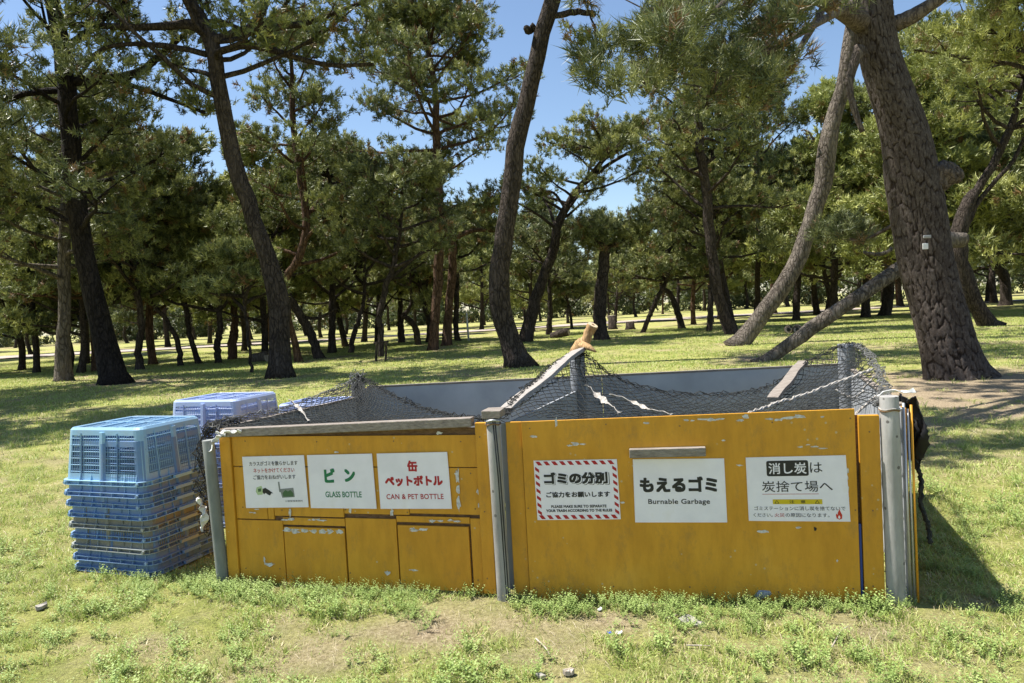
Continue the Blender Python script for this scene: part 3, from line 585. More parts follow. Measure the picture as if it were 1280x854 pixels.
M_DARKW = mat('bare_dark_plywood', wood_f((.09, .05, .026), (.26, .16, .09)), rough=.9, spec=.15)
M_GREYP = mat('grey_blue_paint', lambda nt, b: nt.links.new(ramp(nt, noise(nt, coords(nt), 3, 5), [(.3, (.30, .315, .34)), (.7, (.42, .435, .46))]), b.inputs['Base Color']), rough=.7)
def postf(nt, b):
    co = coords(nt, (1, 1, .3)); c = ramp(nt, noise(nt, co, 9, 5, .7), [(.25, (.20, .185, .165)), (.5, (.33, .32, .30)), (.8, (.46, .45, .43))])
    v = N(nt, 'ShaderNodeTexVoronoi'); v.inputs['Scale'].default_value = 13; nt.links.new(coords(nt), v.inputs['Vector'])
    nt.links.new(mixc(nt, ramp(nt, v.outputs['Distance'], [(.10, (1, 1, 1)), (.13, (0, 0, 0))]), c, (.12, .11, .10)), b.inputs['Base Color']); bump(nt, b, noise(nt, co, 30, 4), .5, .004)
M_POST = mat('weathered_grey_post', postf, rough=.75)
M_PEEL = mat('peeled_paint', lambda nt, b: nt.links.new(ramp(nt, noise(nt, coords(nt), 60, 4), [(.35, (.42, .39, .36)), (.6, (.66, .65, .63))]), b.inputs['Base Color']), rough=.85)
M_CABLE = mat('black_cable', base=(.012, .012, .014), rough=.5)
M_STEEL = mat('galvanised_steel', base=(.45, .46, .47), rough=.45, metal=.6)
M_ROPEW = mat('pale_rope', lambda nt, b: nt.links.new(ramp(nt, noise(nt, coords(nt), 40, 4), [(.3, (.20, .175, .145)), (.65, (.50, .47, .42))]), b.inputs['Base Color']), rough=.9)
M_PRINTB = mat('blue_print', base=(.02, .05, .24), rough=.5)

EN = Thing('bin_enclosure', PM, 'yellow plywood waste bin enclosure with grey posts standing on the grass', 'bin enclosure')
def board(Fm, s0, s1, z0, z1, y0, y1, name, mt, label=None, bevel=.0015, tilt=0):
    mb = MB(); mb.box(((s0 + s1) / 2, (y0 + y1) / 2, (z0 + z1) / 2), (s1 - s0, y1 - y0, z1 - z0), None)
    if tilt: v = mb.v[0]; v[:, 2] += (v[:, 0] - s0) * tilt
    v = mb.v[0] @ Fm[:3, :3].T + Fm[:3, 3]; mb.v[0] = v
    return EN.part(mb, name, mt, bevel=bevel, label=label)
# left front: backing sheet, then the patchwork of painted boards in front of it
board(FL, .02, 1.80, .03, .955, .004, .016, 'backing_board', M_DARKW)
board(FL, .02, 1.80, .03, .955, .018, .026, 'inner_lining', M_GREYP)
t_ = .028
board(FL, .108, 1.692, .733, .915, -.012, .002, 'plank', M_YEL, tilt=0)
for s0, s1, z0, z1 in [(.108, .327, .405, .728), (.331, .372, .405, .727), (.376, .843, .428, .727), (.848, 1.262, .452, .728), (1.266, 1.692, .462, .728),
                       (.108, .427, .005, .398), (.851, 1.176, .005, .425), (1.632, 1.692, .005, .44), (.431, .846, .375, .420), (1.18, 1.628, .41, .445)]:
    board(FL, s0, s1, z0, z1, -.012, .002, 'plank', M_YEL)
for s0, s1, z0, z1 in [(.436, .842, .01, .362), (1.186, 1.62, .02, .392)]:
    board(FL, s0, s1, z0, z1, -.017, .002, 'plank', M_YEL, label='smaller inset yellow board low on the left front')
board(FL, .03, .105, .02, .925, -.026, .002, 'corner_board', M_YEL)
board(FL, 1.696, 1.768, .02, .985, -.030, .002, 'corner_board', M_YEL)
board(FL, .06, 1.682, .917, .968, -.050, .012, 'top_beam', M_WOOD, bevel=.004, tilt=.030, label='weathered grey beam along the top edge')
# right front
board(FR, .055, .141, .02, .985, -.020, .002, 'corner_board', M_YEL)
board(FR, .06, 1.96, .03, .975, .004, .016, 'backing_board', M_DARKW)
board(FR, .02, 1.98, .03, .975, .018, .026, 'inner_lining', M_GREYP)
board(FR, .145, 1.857, -.01, .988, -.036, -.022, 'front_panel', M_YEL, tilt=.014, label='large yellow sheet with peeled edge carrying three signs')
board(FR, .20, 1.80, .10, .90, -.0215, .003, 'spacer_frame', M_DARKW)
board(FR, 1.861, 1.873, .05, .42, -.024, .0035, 'printed_strip', M_PRINTB, label='strip of blue print showing in the gap')
board(FR, 1.878, 1.975, .015, .975, -.026, .003, 'corner_board', M_YEL)
board(FR, .725, 1.118, .786, .832, -.078, -.037, 'batten', M_WOOD, bevel=.003, tilt=.01, label='short grey wood batten above the middle sign')
# side and back walls
FLs = frame(PBL, PL + [-.01, 0, 0]); FRs = frame(PR + [.075, .02, 0], PBR); FB = frame(PBR, PBL); FB2 = frame(PBL, PBR)
lenL = np.linalg.norm(PL - PBL); lenR = np.linalg.norm(PBR - PR); lenB = np.linalg.norm(PBR - PBL)
def wall(Fm, s0, s1, z1, yin, yout, nseg):
    for k in range(nseg):
        a = s0 + (s1 - s0) * k / nseg; c = s0 + (s1 - s0) * (k + 1) / nseg - .004
        lo, hi = min(yout, yin), max(yout, yin); mid_ = (lo + hi) / 2
        if yin > yout: board(Fm, a, c, .03, z1, lo, mid_ - .0005, 'wall_panel', M_YEL); board(Fm, a, c, .03, z1 - .002, mid_ + .0005, hi, 'inner_lining', M_GREYP)
        else: board(Fm, a, c, .03, z1, mid_ + .0005, hi, 'wall_panel', M_YEL); board(Fm, a, c, .03, z1 - .002, lo, mid_ - .0005, 'inner_lining', M_GREYP)
wall(FLs, .0, lenL - .04, .955, .014, -.014, 1)
wall(FRs, -.01, lenR - .02, 1.0, .014, -.012, 1)
wall(FB2, -.012, lenB + .02, 1.03, -.012, .014, 2)
for Fw, Lw, zt in ((FLs, lenL, .961), (FRs, lenR, 1.006)):
    wc = MB(); wc.box((Lw / 2, 0, zt), (Lw - .14, .040, .012)); wc.v[0] = wc.v[0] @ Fw[:3, :3].T + Fw[:3, 3]; EN.part(wc, 'wall_cap', M_WOOD)
wr = MB(); wr.box((lenB / 2, .001, 1.037), (lenB - .1, .036, .012)); wr.v[0] = wr.v[0] @ FB2[:3, :3].T + FB2[:3, 3]; EN.part(wr, 'wall_cap', M_WOOD)
# divider wall between the two bays
PD = np.array([.50, 5.78, 0]); FD = frame(PM + [.03, .1, 0], PD)
board(FD, .0, np.linalg.norm(PD - PM) - .16, .03, .95, -.006, .008, 'divider_wall', M_GREYP)
def post(px, py, z1, r, name='post', lean=(0, 0), label=None, mt=M_POST, cap=True):
    mb = MB(); P = np.array([[px + lean[0] * k / 5, py + lean[1] * k / 5, -.1 + (z1 + .1) * k / 5] for k in range(6)]); mb.tube(P, r * np.array([1.02, 1.01, 1, 1, .99, .985]), 24)
    return EN.part(mb, name, mt, smooth=False, label=label, bevel=.002)
for a_ in (None,):
    pl_ = on(FL, -.005, 0, .03); o = post(pl_[0], pl_[1], .90, .036, lean=(-.035, 0), mt=mat('dull_grey_post', lambda nt, b: nt.links.new(ramp(nt, noise(nt, coords(nt, (1, 1, .3)), 14, 5), [(.3, (.15, .16, .15)), (.7, (.28, .29, .27))]), b.inputs['Base Color']), rough=.8), label='slim grey post at the left corner, leaning outwards')
    pm_ = on(FR, .002, 0, .055); o = post(pm_[0], pm_[1], 1.015, .037, lean=(-.01, 0), label='pale grey middle post with a black cable down its side'); mpost = o
    pr_ = on(FR, 2.03, 0, .018); o = post(pr_[0], pr_[1], 1.07, .045, lean=(-.005, 0), label='thick grey round post at the right corner'); rpost = o
    M_IPOST = mat('grey_painted_post', lambda nt, b: nt.links.new(ramp(nt, noise(nt, coords(nt, (1, 1, .3)), 12, 5), [(.3, (.17, .185, .21)), (.7, (.30, .31, .33))]), b.inputs['Base Color']), rough=.7); post(PBL[0] - .02, PBL[1] - .06, 1.08, .055, mt=M_IPOST); post(PD[0], PD[1] - .02, 1.225, .06, mt=M_IPOST); post(PBR[0] - .06, PBR[1] - .08, 1.20, .065, mt=M_IPOST)
for o in [c for c in EN.o.children if c.name.startswith('post')]:
    for p in o.data.polygons: p.use_smooth = len(p.vertices) == 4
for dx, r in ((.012, .0035), (.024, .003)):
    mb = MB(); mb.tube([on(FR, dx - .012, 1.0, .092), on(FR, dx, .7, .092 - dx * .3), on(FR, dx + .005, .4, .091 - dx * .35), on(FR, dx + .009, .0, .089 - dx * .4)], r, 6); EN.part(mb, 'cable', M_CABLE, smooth=True)
# right post: pipes, wire ring, rim; middle post: wire ring and wood block
for ds, r, z1, mt in ((2.103, .007, 1.03, M_STEEL), (2.122, .005, 1.0, M_STEEL), (2.138, .006, 1.02, M_YEL)):
    mb = MB(); mb.tube([on(FR, ds, -.05, .0), on(FR, ds - .006, z1, .0)], r, 8); EN.part(mb, 'side_pipe', mt, smooth=True)
def ring(c, r, tr, name, mt, n=28):
    mb = MB(); a = np.linspace(0, 2 * np.pi, n + 1)[:-1]; P = np.stack([c[0] + r * np.cos(a), c[1] + r * np.sin(a), c[2] + .004 * np.sin(3 * a)], 1); P = np.vstack([P, P[:1]]); mb.tube(P, tr, 5, cap=False)
    return EN.part(mb, name, mt, smooth=True)
M_RUST = mat('rusty_wire', base=(.20, .12, .06), rough=.9)
ring((pr_[0] - .005, pr_[1], 1.0), .047, .004, 'wire_ring', M_RUST); ring((pr_[0] - .005, pr_[1], 1.007), .0475, .003, 'wire_ring', M_ROPEW)
ring((pm_[0] - .01, pm_[1], .985), .041, .004, 'wire_ring', M_RUST); ring((pm_[0] - .01, pm_[1], 1.005), .040, .006, 'wire_ring', M_STEEL)
wb = MB(); Mz = Matrix.Rotation(math.radians(-14), 4, 'Z'); Mz.translation = Vector((pm_[0] - .005, pm_[1] + .03, 1.04)); wb.box((0, 0, 0), (.105, .13, .042), Mz, jit=.002); EN.part(wb, 'wood_block', M_WOOD, bevel=.003)

# peeled paint patches: thin irregular flakes of primer on the boards
def chip(mb, Fm, s, z, w, h, out, n=14):
    a = np.sort(rng.uniform(0, 2 * np.pi, n)); rr = rng.uniform(.45, 1.0, n); c = on(Fm, s, z, out)
    V = [c] + [on(Fm, s + w / 2 * rr[i] * math.cos(a[i]), z + h / 2 * rr[i] * math.sin(a[i]), out) for i in range(n)]
    mb.add(V, [(0, 1 + i, 1 + (i + 1) % n) for i in range(n)])
def chips(Fm, items, out):
    for s, z, w, h in items:
        mb = MB(); k = max(1, int(w / max(h, .01) / 1.6)) if w > h else max(1, int(h / w / 1.6))
        for j in range(k):
            f = (j + .5) / k - .5
            if w > h: chip(mb, Fm, s + f * w, z + rng.normal(0, h * .12), w / k * 1.35, h * rng.uniform(.6, 1.1), out + .0001 * j)
            else: chip(mb, Fm, s + rng.normal(0, w * .1), z + f * h, w * rng.uniform(.7, 1.1), h / k * 1.35, out + .0001 * j)
        EN.part(mb, 'peeled_patch', M_PEEL)
def sz(Fm, x, y, off):
    d = ray(x, y); n_ = -Fm[:3, 1]; O = Fm[:3, 3] + n_ * off; t = ((O - [0, 0, CAMH]) @ n_) / (d @ n_); p = np.array([0, 0, CAMH]) + d * t
    return float((p - Fm[:3, 3]) @ Fm[:3, 0]), float(p[2])
def chips_px(Fm, items, off):
    out = []
    for x, y, w, h in items:
        s0, z0 = sz(Fm, x - w / 2, y + h / 2, off); s1, z1 = sz(Fm, x + w / 2, y - h / 2, off); out.append(((s0 + s1) / 2, (z0 + z1) / 2, abs(s1 - s0), max(.006, abs(z1 - z0) - .0)))
    chips(Fm, out, off)
chips_px(FL, [(362, 641, 5, 11), (360, 650, 18, 4), (395, 650, 22, 3), (403, 651, 12, 3), (438, 639, 5, 10), (490, 641, 5, 10), (573, 612, 5, 52), (545, 651, 18, 4), (567, 651, 16, 4), (392, 664, 76, 5), (372, 662, 20, 3), (516, 661, 8, 4), (524, 663, 24, 5), (337, 707, 12, 6), (331, 700, 4, 7), (484, 717, 8, 8), (517, 713, 10, 4), (316, 641, 9, 3), (321, 637, 7, 3), (549, 541, 8, 5), (597, 615, 4, 7), (598, 632, 3, 6), (420, 565, 5, 3)], .0175)
chips_px(FR, [(667, 546, 10, 4), (720, 556, 24, 5), (808, 530, 10, 4), (862, 526, 14, 4), (890, 524, 34, 6), (932, 521, 9, 9), (925, 525, 8, 5), (968, 524, 22, 6), (992, 522, 28, 7), (1003, 521, 12, 6), (1028, 521, 5, 3), (904, 551, 5, 4), (1001, 558, 7, 3), (1018, 559, 10, 4), (1030, 561, 12, 4), (1010, 556, 6, 2), (925, 582, 10, 4), (954, 665, 14, 7), (998, 660, 6, 4), (695, 528, 4, 12), (1059, 600, 4, 30), (1061, 632, 4, 26), (1046, 701, 3, 3), (778, 628, 6, 4), (718, 554, 8, 4)], .0372)
scr = MB()
for Fm, off, pts in ((FL, .0125, [(s_, z_) for s_ in (.13, .4, .87, 1.24, 1.66) for z_ in (.70, .48, .09)] + [(s_, .89) for s_ in (.2, .7, 1.2, 1.6)]), (FR, .0362, [(s_, z_) for s_ in (.17, .6, 1.0, 1.45, 1.83) for z_ in (.08, .95)] + [(s_, .5) for s_ in (.17, 1.84)]), (FR, .0262, [(1.925, z_) for z_ in (.1, .5, .9)]), (FL, .0302, [(1.732, z_) for z_ in (.1, .5, .9)])):
    for s_, z_ in pts:
        c_ = on(Fm, s_ + rng.normal(0, .01), z_ + rng.normal(0, .01), off); scr.tube([c_ + Fm[:3, 1] * .002, c_ - Fm[:3, 1] * .0012], .0042, 8)
o_ = EN.part(scr, 'screw_heads', M_RUST); o_['kind'] = 'stuff'
darkc = MB(); [chip(darkc, FR, *sz(FR, x, y, .0372), .02, .03, .0373) for x, y in ((1019, 661),)]; EN.part(darkc, 'scratch', M_CABLE)

# ---------------------------------------------------------------- signs
def txt(body, width, height=None, bold=0.0, shear=0.0, sp=1.0):
    cu = bpy.data.curves.new('t', 'FONT'); cu.body = body; cu.size = 1; cu.offset = bold; cu.align_x = 'LEFT'; cu.shear = shear; cu.space_character = sp; cu.resolution_u = 3
    o = bpy.data.objects.new('t', cu); COL.objects.link(o); dg = bpy.context.evaluated_depsgraph_get(); me = bpy.data.meshes.new_from_object(o.evaluated_get(dg)); bpy.data.objects.remove(o); bpy.data.curves.remove(cu)
    n = len(me.vertices); co = np.zeros(n * 3); me.vertices.foreach_get('co', co); co = co.reshape(-1, 3)
    mn = co.min(0); mx = co.max(0); sc = width / (mx[0] - mn[0]); sy = sc if height is None else height / (mx[1] - mn[1])
    co[:, 0] = (co[:, 0] - (mn[0] + mx[0]) / 2) * sc; co[:, 1] = (co[:, 1] - (mn[1] + mx[1]) / 2) * sy
    fs = [tuple(p.vertices) for p in me.polygons]; bpy.data.meshes.remove(me); return co, fs
M_SIGN = mat('sign_white', lambda nt, b: nt.links.new(ramp(nt, noise(nt, coords(nt), 6, 5), [(.3, (.77, .735, .79)), (.62, (.86, .82, .88)), (.8, (.80, .75, .76))]), b.inputs['Base Color']), rough=.45, spec=.4)
INK = {k: mat('ink_' + k, base=c, rough=.5) for k, c in dict(black=(.018, .018, .02), green=(.012, .17, .07), red=(.42, .012, .02), yellow=(.62, .46, .01), darkgreen=(.06, .13, .06), palegreen=(.42, .52, .30), grey=(.22, .23, .23), flame=(.55, .03, .015)).items()}
class Sign:
    def __init__(s, Fm, tl, tr, bl, br, off, label, name='sign'):
        """corner pixels measured on the board"""
        c = [np.array(sz(Fm, *p, off)) for p in (bl, br, tr, tl)]; s.Fm = Fm; s.off = off + .003; s.c = c
        mid_ = sum(c) / 4; s.t = Thing(name, on(Fm, mid_[0], mid_[1], off), label, 'sign'); mb = MB()
        V = [on(Fm, *q, off - .0005) for q in c] + [on(Fm, *q, s.off) for q in c]; mb.add(V, [(3, 2, 1, 0), (4, 5, 6, 7), (0, 1, 5, 4), (1, 2, 6, 5), (2, 3, 7, 6), (3, 0, 4, 7)]); s.t.part(mb, 'board', M_SIGN)
        s.W = np.linalg.norm(c[1] - c[0]); s.H = np.linalg.norm(c[3] - c[0]); s.k = 0
    def P(s, u, v, d=.0006):
        """u, v in 0..1 from the top left"""
        a = s.c[3] + (s.c[2] - s.c[3]) * u; b = s.c[0] + (s.c[1] - s.c[0]) * u; q = a + (b - a) * v; return on(s.Fm, *q, s.off + d)
    def poly(s, pts, ink, name='print_mark', d=.0006):
        mb = MB(); mb.add([s.P(*p, d) for p in pts], [tuple(range(len(pts)))[::-1]]); return s.t.part(mb, name, INK.get(ink, M_SIGN) if ink != 'white' else M_SIGN)
    def text(s, body, u, v, w, ink, h=None, bold=0, sp=1.0, shear=0.0, d=.0008):
        co, fs = txt(body, w * s.W, None if h is None else h * s.H, 0.0, shear, sp); mb = MB(); eh = (h * s.H if h else w * s.W / max(1, len(body)) * (1 if ord(body[0]) > 255 else 1.7)); b_ = bold * eh * (1.75 if h and bold > .02 else 1.15)
        shifts = [(0, 0)] if bold < .003 else [(-b_, -b_), (b_, -b_), (-b_, b_), (b_, b_)] + ([(0, 0), (-b_, 0), (b_, 0), (0, b_), (0, -b_)] if bold > .02 else [])
        for q, (ax, ay) in enumerate(shifts): mb.add([s.P(u + (x + ax) / s.W, v - (y + ay) / s.H, d + q * .00003) for x, y, _ in co], fs)
        return s.t.part(mb, 'lettering', M_SIGN if ink == 'white' else INK[ink])
S = Sign(FL, (303, 571), (380, 569), (308, 635), (386, 634), .0178, 'white sign about crows and nets, leftmost of the three on the left front')
S.text('カラスがゴミを散らかします', .5, .14, .78, 'black', .085, .012); S.text('ネットをかけてください', .5, .275, .66, 'red', .085, .012); S.text('ご協力をおねがいします', .5, .405, .68, 'black', .085, .012)
S.poly([(.20, .60), (.28, .57), (.30, .66), (.29, .74), (.21, .75), (.18, .68)], 'palegreen'); S.poly([(.22, .63), (.27, .62), (.27, .68), (.22, .69)], 'darkgreen', d=.001)
S.poly([(.30, .63), (.34, .61), (.40, .66), (.46, .72), (.43, .72), (.41, .76), (.38, .75), (.34, .71), (.31, .74), (.29, .69)], 'black', d=.0008)
S.poly([(.55, .50), (.575, .50), (.585, .70), (.56, .70)], 'grey'); S.poly([(.57, .64), (.79, .62), (.80, .80), (.60, .81)], 'grey'); S.poly([(.62, .79), (.61, .72), (.66, .66), (.70, .69), (.74, .66), (.78, .72), (.78, .79)], 'darkgreen', d=.001); S.text('公園管理事務所', .78, .875, .28, 'black', .035)
S = Sign(FL, (384, 569), (465, 567), (389, 635), (471, 636), .0178, 'white sign in green letters for glass bottles, middle one on the left front')
S.text('ビ', .33, .39, .145, 'green', .24, .035); S.text('ン', .64, .39, .145, 'green', .21, .035); S.text('GLASS BOTTLE', .52, .74, .55, 'green', .105, .018)
S = Sign(FL, (471, 567), (559, 565), (476, 636), (565, 636), .0178, 'white sign in red letters for cans and PET bottles, right one on the left front')
S.text('缶', .5, .235, .13, 'red', .18, .03); S.text('ペットボトル', .5, .5, .80, 'red', .17, .032); S.text('CAN & PET BOTTLE', .5, .78, .80, 'red', .09, .018, sp=1.08)
S = Sign(FR, (667, 576), (771, 574), (672, 650), (776, 649), .0375, 'sign framed by red slanting stripes asking to sort waste')
for k in range(10):
    u = .02 + k * .096
    S.poly([(u, .015), (u + .05, .015), (u + .085, .08), (u + .035, .08)], 'red', 'stripe'); S.poly([(u, .92), (u + .05, .92), (u + .085, .985), (u + .035, .985)], 'red', 'stripe')
for k in range(7):
    v = .10 + k * .12
    S.poly([(.012, v), (.06, v + .05), (.06, v + .105), (.012, v + .055)], 'red', 'stripe'); S.poly([(.94, v), (.988, v + .05), (.988, v + .105), (.94, v + .055)], 'red', 'stripe')
S.text('ゴミの分別', .51, .315, .76, 'black', .185, .040, d=.0007); S.text('ゴミの分別', .505, .312, .755, 'white', .18, .036, d=.0012); S.text('ゴミの分別', .495, .300, .75, 'black', .18, .034, d=.0017)
S.text('ご協力をお願いします', .51, .575, .76, 'black', .09, .022); S.text('PLEASE MAKE SURE TO SEPARATE', .51, .775, .66, 'black', .042, .03); S.text('YOUR TRASH ACCORDING TO THE RULES', .51, .845, .79, 'black', .042, .03)
S = Sign(FR, (791, 574), (905, 573), (794, 653), (909, 653), .0375, 'plain white burnable garbage sign under the short wooden batten')
S.text('もえるゴミ', .49, .40, .83, 'black', .22, .032); S.text('Burnable Garbage', .49, .68, .67, 'black', .10, .016, sp=1.04)
S = Sign(FR, (932, 572), (1057, 569), (936, 651), (1063, 652), .0375, 'white charcoal disposal sign with black label and yellow band, furthest right')
def rrect(u0, u1, v0, v1, r, asp):
    out = []
    for cx, cy, a0 in ((u1 - r, v0 + r * asp, -90), (u1 - r, v1 - r * asp, 0), (u0 + r, v1 - r * asp, 90), (u0 + r, v0 + r * asp, 180)):
        out += [(cx + r * math.cos(math.radians(a0 + t * 22.5)), cy + r * asp * math.sin(math.radians(a0 + t * 22.5))) for t in range(5)]
    return out
S.poly(rrect(.205, .625, .06, .30, .02, 1.5), 'black', 'label_box'); S.text('消し炭', .415, .18, .375, 'white', .17, .012, d=.001); S.text('は', .70, .175, .12, 'black', .155, .004)
S.text('炭捨て場へ', .50, .46, .70, 'black', .17, .004); S.poly([(.15, .575), (.71, .575), (.71, .582), (.15, .582)], 'red', 'underline')
S.poly([(.25, .66), (.74, .66), (.74, .735), (.25, .735)], 'yellow', 'band'); S.text('注　意', .495, .698, .16, 'black', .05, .01, d=.001)
for u in (.29, .69): S.poly([(u, .67), (u + .025, .725), (u - .025, .725)], 'black', d=.001); S.poly([(u, .682), (u + .015, .718), (u - .015, .718)], 'yellow', d=.0012)
S.text('ゴミステーションに消し炭を捨てないで', .51, .80, .90, 'black', .065, .004); S.text('ください。', .145, .905, .19, 'black', .06, .004); S.text('火災', .31, .905, .10, 'red', .06, .006); S.text('の原因になります。', .585, .905, .43, 'black', .06, .004)
S.poly([(.885, .86), (.90, .81), (.915, .87), (.925, .90), (.92, .955), (.895, .97), (.868, .95), (.862, .90), (.873, .875), (.88, .90)], 'flame', 'flame_mark'); S.poly([(.893, .90), (.905, .93), (.90, .955), (.887, .955), (.882, .935)], 'white', 'flame_mark', d=.001)

# ---------------------------------------------------------------- netting
M_NET = mat('net_cord', lambda nt, b: nt.links.new(ramp(nt, noise(nt, coords(nt), 25, 4, .7), [(.3, (.010, .011, .011)), (.6, (.03, .032, .03)), (.8, (.14, .14, .13))]), b.inputs['Base Color']), rough=.75, spec=.3)
M_NETP = mat('net_cord_faded', lambda nt, b: nt.links.new(ramp(nt, noise(nt, coords(nt), 25, 4, .7), [(.3, (.06, .06, .058)), (.6, (.20, .20, .19)), (.8, (.36, .35, .32))]), b.inputs['Base Color']), rough=.75)
def cords(A, B, r):
    d = unit(B - A); ref = np.where(np.abs(d[:, 2:3]) < .8, np.array([[0, 0, 1.]]), np.array([[1., 0, 0]])); n1 = unit(np.cross(d, ref)); n2 = np.cross(d, n1); V = []
    for e in (A, B):
        for k in range(3):
            a = k * 2.0944; V.append(e + (n1 * math.cos(a) + n2 * math.sin(a)) * r)
    V = np.stack(V, 1).reshape(-1, 3); b = np.arange(len(A))[:, None] * 6
    Fq = np.concatenate([b + np.array([[0, 1, 4, 3]]), b + np.array([[1, 2, 5, 4]]), b + np.array([[2, 0, 3, 5]])]); return V, Fq
def net_geo(Sf, nu, nv, r=.0021, jit=.006, hang=0.0):
    u, v = np.meshgrid(np.linspace(0, 1, nu), np.linspace(0, 1, nv)); P = Sf(u, v) + rng.normal(0, jit, (nv, nu, 3))
    A = []; B = []
    par = (np.add.outer(np.arange(nv), np.arange(nu)) % 2) == 0
    # diamonds: join every second node to its diagonal neighbours
    for di, dj in ((1, 1), (1, -1)):
        a = P[:-1, :][:, (0 if dj > 0 else 1):(nu - 1 if dj > 0 else nu)]; q = P[1:, :][:, (1 if dj > 0 else 0):(nu if dj > 0 else nu - 1)]
        pm = par[:-1, :][:, (0 if dj > 0 else 1):(nu - 1 if dj > 0 else nu)]
        A.append(a[pm]); B.append(q[pm]); 
        A.append(a[~pm][:0]); B.append(q[~pm][:0])
    return cords(np.concatenate(A), np.concatenate(B), r)
def coons(c0, c1, d0, d1, sag=None):
    """c0(u) front, c1(u) back, d0(v) left, d1(v) right: polylines"""
    def ev(poly, t):
        poly = np.asarray(poly, float); L = np.concatenate([[0], np.cumsum(np.linalg.norm(np.diff(poly, axis=0), axis=1) + 1e-9)]); L /= L[-1]
        return np.stack([np.interp(t, L, poly[:, i]) for i in range(3)], -1)
    p00, p10, p01, p11 = [np.asarray(x, float) for x in (c0[0], c0[-1], c1[0], c1[-1])]
    def Sf(u, v):
        U = u[..., None]; Vv = v[..., None]
        S_ = (1 - Vv) * ev(c0, u) + Vv * ev(c1, u) + (1 - U) * ev(d0, v) + U * ev(d1, v) - ((1 - U) * (1 - Vv) * p00 + U * (1 - Vv) * p10 + (1 - U) * Vv * p01 + U * Vv * p11)
        if sag: S_ = S_ + np.stack([0 * u, 0 * u, -sag * 16 * u * (1 - u) * v * (1 - v)], -1)
        S_[..., 2] += .02 * (fbm(u * 6, v * 6, 1, 6) - .5) * 2
        return S_
    return Sf
def curve_px(pts, Y0, Y1): return [at(x, y, Y0 + (Y1 - Y0) * i / (len(pts) - 1)) for i, (x, y) in enumerate(pts)]
def net_obj(name, geos, mats_, label, mi=None):
    V = np.concatenate([g[0] for g in geos]); off = np.cumsum([0] + [len(g[0]) for g in geos[:-1]]); Fq = np.concatenate([g[1] + o for g, o in zip(geos, off)])
    m_ = np.concatenate([np.full(len(g[1]), (mi or [0] * len(geos))[k]) for k, g in enumerate(geos)])
    base = V.mean(0); base[2] = V[:, 2].min(); o = bpy.data.objects.new(name, fast_mesh(name, V - base, Fq, mats_, m_)); o.location = base; link(o); return tag(o, label, 'net')
P1 = at(448, 469, 6.0); P2 = at(724, 441, 5.78); P3 = at(1067, 430, 5.72); tL = on(FL, .03, .95, -.03); tM = on(FL, 1.78, 1.0, -.03); tM2 = on(FR, .03, 1.0, -.03); tR = on(FR, 2.0, 1.02, -.03)
rear1 = [P1] + curve_px([(470, 481), (498, 497), (530, 510), (560, 518), (590, 522)], 5.8, 4.5) + [tM]
left1 = [tL] + curve_px([(262, 530), (300, 520), (345, 512), (380, 501), (412, 489), (432, 480)], 4.7, 5.9) + [P1]
Sf1 = coons([tL, on(FL, .6, .955, -.03), on(FL, 1.2, .975, -.03), tM], [P1, P1 + [.01, 0, 0]], left1, rear1[::-1] if np.allclose(rear1[0], tM) else rear1[::-1], .06)
g1 = net_geo(Sf1, 52, 52, .0026, .003); g1b = net_geo(lambda u, v: Sf1(u * .6 + .01, v * .98 + .01) + np.array([.012, .015, -.03]), 26, 44, .0015)
def rope_net(path, width, n, cell=.035, r=.0022, th=.6):
    """net bunched into a thick roll along a path"""
    Q_ = smooth_path(path, n); T_ = unit(np.gradient(Q_, axis=0)); n1 = unit(np.cross(T_, np.array([0, 0, 1.]))); n2 = np.cross(n1, T_)
    def Sf(u, v):
        i = np.clip((u * (n - 1)), 0, n - 1.001); k = i.astype(int); f = (i - k)[..., None]; c = Q_[k] * (1 - f) + Q_[k + 1] * f; a = v * 2 * np.pi * 1.8 + np.sin(u * 23) * .5; w = width * (.55 + .45 * np.sin(u * 31 + v * 9) * .6 + .2 * v)
        return c + (np.cos(a) * w)[..., None] * n1[k] + (np.sin(a) * w * th)[..., None] * n2[k]
    L = np.linalg.norm(np.diff(Q_, axis=0), axis=1).sum(); return net_geo(Sf, int(L / cell * 1.1), max(6, int(width * 6.3 * 1.3 / cell)), r, .008)
g1c = rope_net(rear1, .03, 40); g1d = rope_net(left1, .022, 40)
hangp = [on(FL, .05, .97, -.1), at(262, 536, 4.75), at(255, 570, 4.72), at(256, 620, 4.7), at(264, 668, 4.68)]
g1e = rope_net(hangp, .075, 40, .035, .0026)
g1h = rope_net([P1 + [0, 0, .03], P1 + [-.01, -.05, -.04], P1 + [0, -.06, -.14], P1 + [.01, -.06, -.24]], .085, 24)
g1f = rope_net([at(300, 526, 4.75), at(276, 530, 4.72), at(256, 548, 4.7), at(250, 590, 4.66)], .06, 30)
net1 = net_obj('crow_net', [g1, g1b, g1c, g1d, g1e, g1f, g1h], [M_NET, M_NETP], 'black netting over the left bay, peaked at the back left post', [0, 0, 0, 1, 0, 0, 1])
rear2 = [P2] + curve_px([(738, 448), (758, 464), (790, 480), (840, 491), (895, 493), (940, 489), (970, 478), (1000, 459), (1030, 443), (1052, 432)], 5.6, 5.7) + [P3]
left2 = [tM2] + curve_px([(645, 498), (672, 474), (700, 452)], 4.5, 5.4) + [P2]
right2 = [tR] + curve_px([(1106, 488), (1098, 462), (1084, 440)], 4.1, 5.5) + [P3]
front2 = [tM2] + [on(FR, s, .985, -.03) for s in (.5, 1.0, 1.5)] + [tR]
Sf2 = coons(front2, rear2, left2, right2, .10)
